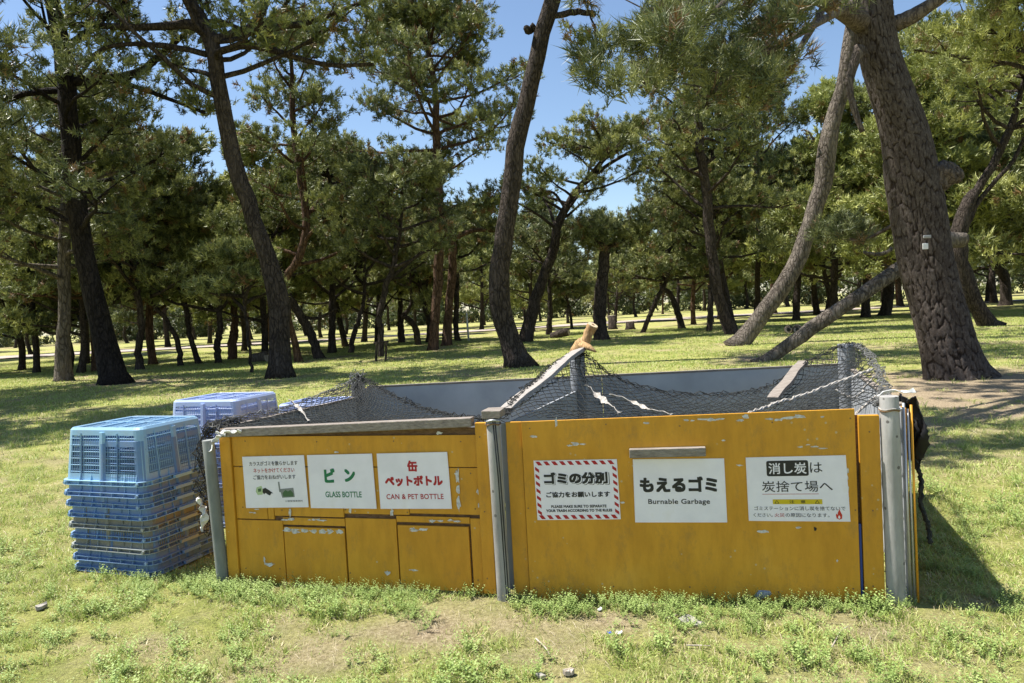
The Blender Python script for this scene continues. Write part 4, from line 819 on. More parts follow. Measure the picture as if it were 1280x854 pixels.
g2 = net_geo(Sf2, 78, 32, .0028, .003); g2b = net_geo(lambda u, v: Sf2(u * .98 + .01, v * .45 + .55) + np.array([.01, .02, -.025]), 76, 18, .0015)
g2c = rope_net(rear2, .035, 60); g2d = rope_net(left2, .04, 40); g2e = rope_net(right2, .04, 40, r=.0024); g2f = rope_net([P2 + [-.01, 0, .01], P2 + [0, -.06, -.12], P2 + [.01, -.05, -.25]], .05, 20)
g2g = rope_net([P3 + [0, 0, .01], P3 + [0, -.03, -.12], P3 + [0, -.04, -.22]], .07, 20)
def Sfl(u, v): return Sf2(u * .16, v) * (1 - .0) + np.stack([0 * u, .02 + 0 * u, -.04 - .1 * v * u], -1)
net2 = net_obj('crow_net', [g2, g2b, g2c, g2d, g2e, g2f, g2g], [M_NET, M_NETP], 'black netting over the right bay, hung between two tall back posts', [0, 0, 0, 0, 1, 0, 1])

# ropes and torn strips caught on the net
def ribbon(path, w, name, mt, label, cat, n=30, tw=5.0, th=.004):
    Q_ = smooth_path(path, n); T_ = unit(np.gradient(Q_, axis=0)); n1 = unit(np.cross(T_, np.array([0, 0, 1.]))); n2 = np.cross(n1, T_); mb = MB(); V = []
    for k in range(n):
        a = math.sin(k * tw / n * 2) * 1.2; ww = w * (.7 + .3 * math.sin(k * 1.3)); d = n1[k] * math.cos(a) + n2[k] * math.sin(a); e = np.cross(T_[k], d); V += [Q_[k] - d * ww / 2 - e * th / 2, Q_[k] + d * ww / 2 - e * th / 2, Q_[k] + d * ww / 2 + e * th / 2, Q_[k] - d * ww / 2 + e * th / 2]
    Fs = [(0, 3, 2, 1), tuple(4 * (n - 1) + i for i in range(4))]
    for k in range(n - 1):
        for i in range(4): Fs.append((4 * k + i, 4 * k + (i + 1) % 4, 4 * k + 4 + (i + 1) % 4, 4 * k + 4 + i))
    mb.add(V, Fs); b = Q_[0].copy(); mb.v = [v - b for v in mb.v]; o = mb.build(name, mt, smooth=False); o.location = b; return tag(o, label, cat)
def rope(path, r, name, mt, label, cat, n=60, strands=3):
    Q_ = smooth_path(path, n); Q_[1:-1] += rng.normal(0, .003, (n - 2, 3)); T_ = unit(np.gradient(Q_, axis=0)); n1 = unit(np.cross(T_, np.array([0, 0, 1.]))); n2 = np.cross(n1, T_); mb = MB()
    for s_ in range(strands):
        a = np.arange(n) * .9 + s_ * 2.09; mb.tube(Q_ + (np.cos(a) * r * .55)[:, None] * n1 + (np.sin(a) * r * .55)[:, None] * n2, r * .6, 5)
    b = Q_[0].copy(); mb.v = [v - b for v in mb.v]; o = mb.build(name, mt, smooth=True); o.location = b; return tag(o, label, cat)
rope([at(880, 522, 4.0), at(930, 518, 4.05), at(968, 505, 4.2), at(1003, 494, 4.3), at(1050, 477, 4.5), at(1090, 462, 4.7)], .009, 'rope', M_ROPEW, 'pale twisted rope slanting up over the net to the right corner', 'rope')
rope([at(1045, 488, 4.4), at(1060, 496, 4.4), at(1075, 493, 4.4), at(1092, 470, 4.6)], .006, 'rope', M_ROPEW, 'short pale rope looping beside the right back post', 'rope', 30)
rope([at(1068, 520, 4.0), at(1080, 508, 4.05), at(1098, 494, 4.1), at(1108, 488, 4.1)], .007, 'rope', M_ROPEW, 'pale knotted rope tied at the top of the right corner', 'rope', 30)
ribbon([at(733, 482, 5.0), at(745, 492, 4.9), at(760, 505, 4.7), at(775, 516, 4.5)], .05, 'torn_strip', M_ROPEW, 'torn whitish canvas strip hanging below the driftwood', 'strip')
ribbon([at(762, 493, 4.9), at(790, 502, 4.8), at(812, 512, 4.6), at(840, 518, 4.4)], .03, 'torn_strip', M_ROPEW, 'long pale torn strip lying along the net behind the panel', 'strip')
ribbon([at(362, 500, 5.3), at(370, 506, 5.2), at(378, 515, 5.0), at(386, 526, 4.75)], .03, 'torn_strip', M_ROPEW, 'pale strip crossing the net of the left bay', 'strip')
rope([at(626, 512, 4.4), at(652, 505, 4.5), at(676, 488, 4.8), at(705, 470, 5.1)], .005, 'rope', M_ROPEW, 'thin pale rope following the leaning plank', 'rope', 40)
M_SHEET = mat('torn_white_sheet', lambda nt, b: nt.links.new(ramp(nt, noise(nt, coords(nt), 18, 4), [(.3, (.38, .37, .35)), (.6, (.68, .68, .66))]), b.inputs['Base Color']), rough=.6)
ribbon([on(FL, .10, .945, .045), on(FL, .06, .93, .06), on(FL, .02, .88, .07), on(FL, -.02, .82, .055), on(FL, -.045, .74, .05)], .05, 'torn_sheet', M_SHEET, 'torn white plastic sheet tied to the left corner post', 'plastic sheet', 26, 7)
ribbon([on(FL, .04, .945, .06), on(FL, .10, .955, .062), on(FL, .18, .955, .064), on(FL, .22, .96, .062)], .03, 'torn_sheet', M_SHEET, 'small white shred along the left end of the grey beam', 'plastic sheet', 20, 9)
ribbon([at(247, 622, 4.62), at(252, 632, 4.62), at(256, 645, 4.60), at(252, 662, 4.62)], .055, 'torn_sheet', M_SHEET, 'crumpled whitish scrap hanging between the crates and the corner post', 'plastic sheet', 16, 4, .012)
# planks and driftwood on top
def plank(A, B, w, th, label, name='plank_board', mt=M_WOOD, roll=0.0):
    A = np.array(A); B = np.array(B); n = 12; mb = MB(); T_ = unit(B - A); sd = unit(np.cross(T_, np.array([0, 0, 1.]))); up_ = np.cross(sd, T_); sd, up_ = sd * math.cos(roll) + up_ * math.sin(roll), up_ * math.cos(roll) - sd * math.sin(roll); V = []
    for k in range(n):
        c = A + (B - A) * k / (n - 1) + up_ * .006 * math.sin(k); ww = w * (1 + rng.normal(0, .04)); V += [c - sd * ww / 2 - up_ * th / 2, c + sd * ww / 2 - up_ * th / 2, c + sd * ww / 2 + up_ * th / 2, c - sd * ww / 2 + up_ * th / 2]
    Fs = [(0, 3, 2, 1), tuple(4 * (n - 1) + i for i in range(4))]
    for k in range(n - 1):
        for i in range(4): Fs.append((4 * k + i, 4 * k + (i + 1) % 4, 4 * k + 4 + (i + 1) % 4, 4 * k + 4 + i))
    mb.add(V - A, Fs); o = mb.build(name, mt, bevel=.003); o.location = A; return tag(o, label, 'plank')
M_WOOD2 = mat('bleached_wood', wood_f((.17, .15, .13), (.46, .43, .40)), rough=.9, spec=.1)
plank(at(630, 515, 4.3), at(727, 434, 5.75), .115, .028, 'long bleached plank leaning from the middle post up to the tall back post', mt=M_WOOD2, roll=.25)
plank(at(966, 499, 5.0), at(1004, 452, 5.80), .075, .03, 'short dark weathered plank leaning on the back wall right of centre', mt=M_WOOD)
M_DRIFT = mat('orange_driftwood', lambda nt, b: (nt.links.new(ramp(nt, noise(nt, coords(nt, (8, 8, 2)), 7, 5), [(.3, (.22, .11, .04)), (.65, (.56, .36, .17))]), b.inputs['Base Color']), bump(nt, b, noise(nt, coords(nt, (8, 8, 2)), 12, 5), .8, .01)), rough=.85)
D0 = at(722, 440, 5.72); DW = Thing('driftwood', D0, 'orange brown driftwood branch with sawn end resting on the tall back post', 'driftwood')
mb = MB(); mb.tube(smooth_path([at(716, 442, 5.7), at(724, 433, 5.72), at(731, 427, 5.72), at(736, 416, 5.72), at(741, 407, 5.7)], 16), np.interp(np.linspace(0, 1, 16), [0, .3, .6, .85, 1], [.03, .055, .04, .038, .042]), 12, noise=.12); DW.part(mb, 'stem', M_DRIFT, smooth=True)
mb = MB(); mb.tube([at(725, 430, 5.70), at(736, 434, 5.62), at(745, 440, 5.55)], [.03, .026, .006], 8, noise=.15); DW.part(mb, 'prong', M_DRIFT, smooth=True)
e = at(741, 406.5, 5.695); dd = unit(at(741, 407, 5.7) - at(737, 415, 5.72)); mb = MB(); mb.tube([e - dd * .001, e + dd * .004], [.040, .040], 16); DW.part(mb, 'sawn_end', mat('sawn_wood', base=(.60, .47, .30), rough=.8))
mb = MB(); mb.tube([e + dd * .003, e + dd * .0055], [.013, .013], 10); DW.part(mb, 'sawn_core', M_DARKW)
# black plastic bundle on the right corner
M_BAG = mat('black_plastic', base=(.012, .012, .014), rough=.55, spec=.25)
def cloth(name, top, drop, depth, width, mt, label, cat, nu=26, nv=30, fold=.022, seed=0):
    top = np.array(top); V = []; rs = np.random.default_rng(seed)
    for j in range(nv):
        v = j / (nv - 1)
        for i in range(nu):
            u = i / (nu - 1); w = width * (1 - .35 * v); a = fold * (math.sin(u * 17 + v * 4) + .6 * math.sin(u * 31 - v * 7)) * (.5 + v)
            V.append(top + np.array([.02 + .05 * math.sin(min(1, v * 2.2) * 1.6) + a * .7 + rs.normal(0, .003), -w / 2 + w * u + .02 * math.sin(v * 9), .015 * math.cos(u * 9) - drop * v * (1 - .25 * abs(math.sin(u * 5)))]))
    mb = MB(); mb.add(np.array(V) - top, [(j * nu + i, j * nu + i + 1, (j + 1) * nu + i + 1, (j + 1) * nu + i) for j in range(nv - 1) for i in range(nu - 1)]); o = mb.build(name, mt, smooth=True); o.location = top
    sm = o.modifiers.new('thickness', 'SOLIDIFY'); sm.thickness = .004; return tag(o, label, cat)
cloth('plastic_bundle', on(FR, 2.115, 1.045, -.10), .40, .05, .19, M_BAG, 'crumpled black plastic bundle hung over the right corner', 'plastic bundle', seed=3)
rope([on(FR, 2.17, .74, -.12), on(FR, 2.20, .62, -.1), on(FR, 2.19, .5, -.08), on(FR, 2.215, .38, -.06), on(FR, 2.22, .30, -.05)], .012, 'net_cord', M_NET, 'frayed dark cord dangling below the black bundle', 'cord', 40)
ribbon([on(FR, 1.99, 1.06, -.05), on(FR, 2.05, 1.085, -.06), on(FR, 2.12, 1.08, -.05), on(FR, 2.17, 1.085, -.06)], .03, 'torn_sheet', M_SHEET, 'white strip lying across the top of the right corner post', 'plastic sheet', 12, 3)

# ================================================================ crates
def plastic(name, c, dirt=.35):
    def f(nt, b):
        co = coords(nt); n = noise(nt, co, 7, 5, .65)
        dc = ramp(nt, n, [(.4, c), (.85, tuple(k * (1 - dirt) + d * dirt for k, d in zip(c, (.30, .25, .18))))]); nt.links.new(dc, b.inputs['Base Color']); bump(nt, b, noise(nt, co, 50, 3), .15, .002)
    return mat(name, f, rough=.42, spec=.45)
C_LIGHT = plastic('crate_light_blue', (.27, .47, .66)); C_MID = plastic('crate_blue', (.11, .22, .42)); C_DARK = plastic('crate_deep_blue', (.095, .18, .35), .3)
C_GREY = plastic('crate_grey', (.16, .165, .15), .6); C_LAV = plastic('crate_pale_violet_blue', (.38, .47, .72), .25); C_TAN = plastic('crate_tan', (.34, .20, .10), .6)
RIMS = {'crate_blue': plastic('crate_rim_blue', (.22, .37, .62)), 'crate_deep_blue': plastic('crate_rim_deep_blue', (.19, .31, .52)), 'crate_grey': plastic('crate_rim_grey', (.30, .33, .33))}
CW, CD, CH = .70, .60, .375
def rring(w, d, r, k=4):
    out = []; 
    for cx, cy, a0 in ((w / 2 - r, d / 2 - r, 0), (-w / 2 + r, d / 2 - r, 90), (-w / 2 + r, -d / 2 + r, 180), (w / 2 - r, -d / 2 + r, 270)):
        out += [(cx + r * math.cos(math.radians(a0 + t * 90 / k)), cy + r * math.sin(math.radians(a0 + t * 90 / k))) for t in range(k + 1)]
    return out
def side_pts(w, d, r, nseg=12, k=4):
    """ring with nseg subdivisions along each side; returns points and a tag: side number or -1 at corners, with position 0..1"""
    R_ = rring(w, d, r, k); out = []; n = len(R_)
    for c in range(4):
        arc = R_[c * (k + 1):(c + 1) * (k + 1)]; nxt_ = R_[((c + 1) * (k + 1)) % n]
        for p in arc[:-1]: out.append((p, -1, 0))
        a = arc[-1]
        for t in range(nseg): f = t / nseg; out.append(((a[0] + (nxt_[0] - a[0]) * f, a[1] + (nxt_[1] - a[1]) * f), c, f))
    return out
def crate_meshes():
    rows = [0, .03, .075, .12, .17, .22, .27, .325, .36, .375]; tap = .030; body = MB(); rings_ = []
    for z in rows:
        ins = tap * z / CH + (.010 if z >= .37 else 0); rings_.append([(p[0], p[1], z) for p, _, _ in side_pts(CW - 2 * ins, CD - 2 * ins, .055)])
    info = side_pts(CW, CD, .055); n = len(info); V = [v for r in rings_ for v in r]; Fs = []; grid = MB()
    for j in range(len(rows) - 1):
        for i in range(n):
            k = (i + 1) % n; _, sd, f = info[i]; solid = True
            if sd >= 0:
                f2 = f + .5 / 12
                if .04 < f2 < .96 and abs(f2 - .5) > .03 and .075 <= rows[j] < .315: solid = False
            q = (j * n + i, j * n + k, (j + 1) * n + k, (j + 1) * n + i)
            if solid: Fs.append(q)
    body.add(V, Fs)
    o = body.build('body', C_LIGHT); sm = o.modifiers.new('thickness', 'SOLIDIFY'); sm.thickness = .0035; sm.offset = -1
    # lattice in the windows: thin bars just inside the wall
    for c, (ln, ax) in enumerate((('x', 0),) * 0 or ()): pass
    def bars(side):
        L = (CW if side in (0, 2) else CD) - .11; W_ = CD if side in (0, 2) else CW
        for half in (-1, 1):
            c0 = half * L * .25; wl = L * .42
            for q in range(13):
                x = c0 + (q / 12 - .5) * wl
                yield x, x, .077, .325, .0024
            for q in range(6):
                z = .085 + q * .044; yield c0 - wl * .55, c0 + wl * .55, z, z, .0026
    for side in range(4):
        for x0, x1, z0, z1, r in bars(side):
            pts = []
            for x, z in ((x0, z0), (x1, z1)):
                off_ = ((CD if side in (0, 2) else CW) / 2) - tap * z / CH - .002; p = (x, off_) if side == 0 else (x, -off_) if side == 2 else (off_, x) if side == 1 else (-off_, x); pts.append((p[0], p[1], z))
            grid.tube(np.array(pts), r, 4, cap=False)
        # inner sheet behind the lattice, perforated look comes from the bars in front of it
    for rz in range(1, 14):
        pass
    gm = grid.build('lattice', C_LIGHT)
    rim = MB()
    def rail(z, out, th, hgt):
        a = side_pts(CW + 2 * out, CD + 2 * out, .055 + out); b_ = side_pts(CW - .004, CD - .004, .053); m_ = len(a); V = [(p[0], p[1], z) for p, _, _ in a] + [(p[0], p[1], z) for p, _, _ in b_] + [(p[0], p[1], z + hgt) for p, _, _ in a] + [(p[0], p[1], z + hgt) for p, _, _ in b_]; Fs = []
        for i in range(m_):
            k = (i + 1) % m_; Fs += [(i, i + m_, k + m_, k), (i + 2 * m_, k + 2 * m_, k + 3 * m_, i + 3 * m_), (i, k, k + 2 * m_, i + 2 * m_)]
        rim.add(V, Fs)
    rail(.0, .024, 0, .0045); rail(.027, .021, 0, .0035)
    info2 = side_pts(CW, CD, .055); o2 = side_pts(CW + .044, CD + .044, .077)
    for i in range(0, len(info2), 2):
        p = np.array(info2[i][0]); q = np.array(o2[i][0]); t_u = unit(q - p); nn = np.array([-t_u[1], t_u[0]]) * .0018
        tall = .075 if info2[i][1] in (0, 2) and info2[i][2] in (1 / 6, 4 / 12, 10 / 12) or i % 8 == 0 else .028
        p = p - t_u * .004; V = [(*(p - nn), .004), (*(q - nn), .004), (*(q + nn), .004), (*(p + nn), .004), (*(p - nn), tall), (*(q - nn - t_u * (.014 if tall > .03 else 0)), .028), (*(q + nn - t_u * (.014 if tall > .03 else 0)), .028), (*(p + nn), tall)]
        rim.add(V, [(0, 1, 2, 3), (4, 7, 6, 5), (0, 4, 5, 1), (1, 5, 6, 2), (2, 6, 7, 3), (3, 7, 4, 0)])
    for sx in (-1, 1):
        for sy in (-1, 1):
            rim.tube([(sx * (CW / 2 - .035), sy * (CD / 2 + .012), .002), (sx * (CW / 2 - .035), sy * (CD / 2 + .026), .002)], .010, 10); rim.v[-1][:, 2] += .014
    for sx in (-1, 1): rim.box((sx * (CW / 2 + .034), 0, .016), (.020, .15, .020))
    rm = rim.build('rim', C_LIGHT)
    base = MB(); w = CW - 2 * tap - .05; d = CD - 2 * tap - .05
    for q in (-.5, -.17, .17, .5): base.box((q * w * .96, 0, CH - .006), (.018, d, .010))
    for q in (-.5, 0, .5): base.box((0, q * d * .95, CH - .0075), (w, .018, .010))
    nb = 22
    for q in range(nb): base.box(((q + .5) / nb * w - w / 2, 0, CH - .012), (.007, d, .005))
    for q in range(14): base.box((0, (q + .5) / 14 * d - d / 2, CH - .0135), (w, .007, .005))
    bs = base.build('base_grid', C_LIGHT)
    # rib columns on the outside of the walls
    ribs = MB()
    for side in range(4):
        L = (CW if side in (0, 2) else CD) - .11; ww = .045
        for xr in (0,):
            pts = []
            for z in (.035, .345):
                off_ = ((CD if side in (0, 2) else CW) / 2) - tap * z / CH
                for x in (xr - ww / 2, xr + ww / 2):
                    for e_ in (.0, .014 if abs(x) < 1 else 0):
                        a_, b2 = x * (1 if e_ == 0 else .55), off_ + e_; p = (a_, b2) if side == 0 else (a_, -b2) if side == 2 else (b2, a_) if side == 1 else (-b2, a_); pts.append((p[0], p[1], z))
            ribs.add(pts, [(0, 1, 3, 2), (4, 6, 7, 5), (0, 4, 5, 1), (1, 5, 7, 3), (3, 7, 6, 2)])
        for xr in (-L * .32, L * .22):
            zs = (.04, .34); A = []
            for z in zs:
                off_ = ((CD if side in (0, 2) else CW) / 2) - tap * z / CH + .003; A.append((xr, off_, z) if side == 0 else (xr, -off_, z) if side == 2 else (off_, xr, z) if side == 1 else (-off_, xr, z))
            ribs.tube(np.array(A), .0045, 4)
    rb = ribs.build('rib', C_LIGHT)
    liner = MB(); 
    return [o, gm, rm, bs, rb]
CR = crate_meshes()
def crate(x, y, z, yaw, mt, label, group, light=None):
    r = empty('crate', (x, y, z), yaw); tag(r, label, 'crate', group)
    for p in CR:
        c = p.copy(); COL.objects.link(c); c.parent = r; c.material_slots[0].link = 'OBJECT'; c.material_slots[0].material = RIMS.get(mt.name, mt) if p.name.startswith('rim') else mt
        if p.name.split('.')[0] in ('lattice', 'base_grid', 'rib'): c['kind'] = 'stuff'
    return r
yaw0 = math.atan2(-.24, .65); ex = np.array([math.cos(yaw0), math.sin(yaw0)]); ey = np.array([-ex[1], ex[0]])
c1_ = np.array([-2.37, 4.675]); ctr = c1_ - ex * (CW / 2 + .02) + ey * (CD / 2 + .02)
NS = [(C_DARK, 'deep blue crate at the bottom of the near stack, on the grass'), (C_DARK, 'deep blue crate second from the bottom of the near stack'), (C_GREY, 'grimy grey crate third from the bottom of the near stack'), (C_MID, 'blue crate between the two grey ones in the near stack'), (C_GREY, 'grimy grey crate in the middle of the near stack'),
      (C_MID, 'blue crate lying directly on the upper grey one in the near stack'), (C_MID, 'blue crate third from the top of the near stack'), (C_MID, 'blue crate just under the pale top crate of the near stack'), (C_LIGHT, 'light blue upturned crate on top of the near stack')]
z = .012
for k, (mt, lb) in enumerate(NS):
    off_ = rng.normal(0, .004, 2); crate(ctr[0] + off_[0] - .004 * k, ctr[1] + off_[1], z, yaw0 + rng.normal(0, .008), mt, lb, 'upturned crates in the near stack'); z += .0728
def stack(fx, fy, zt, Y, yaw, n, mt, toplab, group, hid):
    p = at(fx, fy, Y); e_ = np.array([math.cos(yaw), math.sin(yaw)]); n_ = np.array([-e_[1], e_[0]]); c = p[:2] + e_ * (CW / 2 - .03) + n_ * (CD / 2 - .03); z0 = p[2] - CH; pitch = max(.05, (z0 - .01) / (n - 1))
    for k in range(n): crate(c[0] + rng.normal(0, .004), c[1] + rng.normal(0, .004), .01 + pitch * k, yaw + rng.normal(0, .01), mt, toplab if k == n - 1 else hid, group)
stack(213, 501, 1, 6.0, yaw0 + .04, 9, C_LAV, 'pale violet blue crate on top of the stack behind the near one', 'upturned crates in the second stack', 'pale violet blue crate below the top one of the second stack')
stack(345, 506, 1, 6.75, yaw0 + .1, 8, C_LAV, 'pale blue crate whose top peeps out behind the left netting', 'upturned crates in the third stack', 'pale blue crate below the top one of the third stack')
for p in CR: bpy.data.objects.remove(p)

# ================================================================ small things of the park
# staked young pine frame
g = ground_at(476, 452); ST = Thing('tree_stakes', g, 'dark wooden stakes framing the slender pine left of the reddish pair', 'tree support')
for x, yt in ((470, 428), (482, 427)):
    b_ = ground_at(x, 452); mb = MB(); mb.tube([b_, at(x + 1, yt, b_[1])], .045, 6); ST.part(mb, 'stake', BARK)
b_ = ground_at(476, 451); mb = MB(); mb.tube([at(467, 429, b_[1] - .1), at(486, 427, b_[1] - .1)], .04, 6); ST.part(mb, 'crossbar', BARK)
g = ground_at(586, 427); PO = Thing('marker_pole', g, 'thin white pole standing in the lawn left of the centre pine', 'pole'); mb = MB(); mb.tube([g, at(583, 391, g[1])], .055, 8); PO.part(mb, 'pole_shaft', M_TAG, smooth=True); mb = MB(); mb.tube([at(583, 391.5, g[1]), at(583, 390, g[1])], .075, 8); PO.part(mb, 'cap', M_STEEL)
def log(A, B, r, label, mt=BARK_P, hollow=False):
    A = np.array(A); t = Thing('log', A, label, 'log'); mb = MB(); P = np.array([A + (np.array(B) - A) * k / 5 for k in range(6)]); P[:, 2] += .03 * np.sin(np.arange(6)); mb.tube(P, r * (1 + rng.normal(0, .05, 6)), 12, noise=.06); t.part(mb, 'log_body', mt, smooth=True)
    d = unit(np.array(A) - np.array(B)); mb = MB(); mb.tube([A + d * .001, A + d * .012], [r * .9, r * .88], 12); t.part(mb, 'cut_face', DEAD)
    if hollow: mb = MB(); mb.tube([A + d * .01, A + d * .016], [r * .5, r * .5], 10); t.part(mb, 'hollow', M_CABLE)  # flat black disc painted in for the shade inside the hollow end
for x, y, lb in ((986, 417, 'left one of two short hollow logs under the pale leaning pine'), (997, 417, 'right one of two short hollow logs under the pale leaning pine')):
    g = ground_at(x, y); log(g + [0, 0, .16], g + [.25, .7, .16], .17, lb, hollow=True)
g = ground_at(708, 423); log(at(711, 415, g[1]), g + [-.75, .4, .12], .2, 'dark fallen log tilted on the lawn left of the short upright pine', BARK)
g = ground_at(327, 452); log(at(334, 446, g[1]), g + [-.5, .3, .1], .24, 'short cut log lying left of the forked trunk', BARK_P)
for x, y, h, lb in ((788, 412, .5, 'low stump in the sun, left of the small leaning pine'), (766, 412, .9, 'dark stump right behind the short upright pine')):
    g = ground_at(x, y); t = Thing('stump', g, lb, 'stump'); mb = MB(); mb.tube([g - [0, 0, .1], g + [0, 0, .15], g + [0, 0, h]], [.42, .3, .27], 12, noise=.08); t.part(mb, 'stump_body', BARK, smooth=True); mb = MB(); mb.tube([g + [0, 0, h], g + [0, 0, h + .02]], [.25, .24], 12); t.part(mb, 'cut_face', DEAD)

# ---------------------------------------------------------------- litter near the camera
M_PAPER = mat('litter_paper', base=(.72, .72, .72), rough=.7); M_LBLUE = mat('litter_blue', base=(.05, .10, .5), rough=.5); M_STONE = mat('pale_stone', lambda nt, b: nt.links.new(ramp(nt, noise(nt, coords(nt), 30, 4), [(.3, (.24, .22, .19)), (.7, (.42, .39, .35))]), b.inputs['Base Color']), rough=.9)
def scrap(x, y, w, h, mt, label, name='paper_scrap', th=.004, cat='litter'):
    g = ground_at(x, y); g[2] = float(gh(g[0], g[1])) + .006; n = 12; a = np.sort(rng.uniform(0, 6.28, n)); rr = rng.uniform(.6, 1, n)
    top = [[w / 2 * rr[i] * math.cos(a[i]), h / 2 * rr[i] * math.sin(a[i]), th + rng.uniform(0, th * 1.5)] for i in range(n)]; bot = [[v[0], v[1], 0] for v in top]
    mb = MB(); mb.add(top + bot + [[0, 0, th * 2.2]], [(i, (i + 1) % n, 2 * n) for i in range(n)] + [(i, n + i, n + (i + 1) % n, (i + 1) % n) for i in range(n)]); o = mb.build(name, mt); o.location = g; o.rotation_euler = (rng.normal(0, .1), rng.normal(0, .1), rng.uniform(-.4, .4)); return tag(o, label, cat)
scrap(774, 793, .05, .04, M_PAPER, 'white paper scrap on bare soil, below the striped sign'); scrap(763, 793, .035, .03, M_LBLUE, 'small blue wrapper scrap beside the white paper')
scrap(862, 779, .15, .09, M_STONE, 'flat pale stone slab half sunk in the soil in front of the enclosure', 'flat_stone', .010, 'stone')
scrap(52, 762, .06, .08, M_STONE, 'pale crumpled leaf lying in the grass at the lower left', 'fallen_leaf', .012, 'leaf'); scrap(750, 763, .03, .04, M_PAPER, 'tiny white flake near the weeds under the striped sign'); scrap(808, 760, .03, .06, M_PAPER, 'small white stick shaped scrap under the burnable garbage sign'); scrap(395, 750, .06, .04, M_PAPER, 'white flake in the grass before the left front')
scrap(676, 848, .05, .03, M_STONE, 'pale stone at the bottom edge of the lawn, centre', 'small_stone', .008, 'stone'); scrap(712, 844, .07, .04, DEAD, 'bark flake at the bottom edge beside the pale stone', 'bark_flake', .01, 'bark flake')
def twig(pts, r, label):
    P = []
    for x, y in pts: g = ground_at(x, y); g[2] = float(gh(g[0], g[1])) + .012 + rng.uniform(0, .01); P.append(g)
    P = smooth_path(P, 14); b = P[0].copy(); mb = MB(); mb.tube(P - b, np.linspace(r, r * .5, 14), 6, noise=.1); o = mb.build('twig', DEAD, smooth=True); o.location = b; tag(o, label, 'twig')
twig([(830, 777), (845, 773), (858, 770)], .005, 'short brown twig above the flat pale stone'); twig([(858, 810), (875, 810), (888, 812)], .004, 'thin twig lying below the flat pale stone'); twig([(1040, 815), (1047, 803), (1052, 795), (1060, 790)], .004, 'bent twig in the grass below the charcoal sign'); twig([(1078, 818), (1088, 806), (1086, 798)], .003, 'short dark twig at the lower right of the lawn'); twig([(670, 802), (682, 814), (688, 824)], .004, 'pale twig slanting in the soil below the middle post')
g = ground_at(948, 757); BT = Thing('plastic_bottle', g, 'crushed clear bottle among the weeds under the charcoal sign', 'bottle'); M_CLR = mat('clear_plastic', base=(.55, .65, .75), rough=.15); M_CLR.node_tree.nodes['Principled BSDF'].inputs['Transmission Weight'].default_value = .6
mb = MB(); mb.tube([g + [0, .03, .03], g + [.02, .03, .05], g + [.06, .03, .055], g + [.09, .035, .05], g + [.11, .04, .05]], [.02, .027, .024, .02, .010], 12, noise=.1); BT.part(mb, 'bottle_body', M_CLR, smooth=True); mb = MB(); mb.tube([g + [.11, .04, .05], g + [.125, .042, .05]], .011, 10); BT.part(mb, 'bottle_cap', M_PAPER)

# ================================================================ grass (scattered geometry)
def blade_mat(name, stops):
    def f(nt, b):
        a = N(nt, 'ShaderNodeAttribute', attribute_name='tint'); oi = N(nt, 'ShaderNodeObjectInfo'); ad = N(nt, 'ShaderNodeMath', operation='MULTIPLY_ADD'); ad.inputs[1].default_value = .5; nt.links.new(oi.outputs['Random'], ad.inputs[0])
        sb = N(nt, 'ShaderNodeMath', operation='SUBTRACT'); sb.inputs[1].default_value = .25; nt.links.new(a.outputs['Fac'], sb.inputs[0]); nt.links.new(sb.outputs[0], ad.inputs[2])
        c = ramp(nt, ad.outputs[0], stops); nt.links.new(c, b.inputs['Base Color']); b.inputs['Roughness'].default_value = .5; b.inputs['Specular IOR Level'].default_value = .3
        t = N(nt, 'ShaderNodeBsdfTranslucent'); nt.links.new(c, t.inputs['Color']); mx = N(nt, 'ShaderNodeMixShader'); mx.inputs[0].default_value = .3; nt.links.new(b.outputs[0], mx.inputs[1]); nt.links.new(t.outputs[0], mx.inputs[2]); nt.links.new(mx.outputs[0], nt.nodes['Material Output'].inputs['Surface'])
    return mat(name, f)
M_BLADE = blade_mat('grass_blades', [(0, (.56, .48, .27)), (.18, (.54, .49, .24)), (.3, (.27, .37, .07)), (.6, (.38, .47, .11)), (1, (.55, .58, .22))])
M_STRAW = blade_mat('dry_straw', [(0, (.36, .27, .17)), (.5, (.60, .50, .33)), (1, (.76, .66, .48))])
M_WEED = blade_mat('weed_leaves', [(0, (.20, .27, .07)), (.4, (.28, .385, .11)), (.8, (.38, .48, .16)), (1, (.48, .54, .22))])
def tuft(n, hmin, hmax, w, rad, bend, mt, name, flat=0.0):
    V = []; Fq = []; T = []
    for i in range(n):
        a = rng.uniform(0, 6.28); r = rad * math.sqrt(rng.random()); p = np.array([r * math.cos(a), r * math.sin(a), -.004]); h = rng.uniform(hmin, hmax); d = unit(np.array([rng.normal(0, bend), rng.normal(0, bend), 1 - flat])); az = rng.uniform(0, 6.28); s = np.array([math.cos(az), math.sin(az), 0]) * w * rng.uniform(.6, 1.2) / 2
        m1 = p + d * h * .55; d2 = unit(d + np.array([d[0] * 1.5, d[1] * 1.5, -.25])); tip = m1 + d2 * h * .45; b = len(V); V += [p - s, p + s, m1 + s * .8, m1 - s * .8, tip]; Fq += [(b, b + 1, b + 2), (b, b + 2, b + 3), (b + 3, b + 2, b + 4)]; t = rng.random(); T += [t] * 3
    return fast_mesh(name, np.array(V), np.array(Fq), [mt], attr={'tint': T})
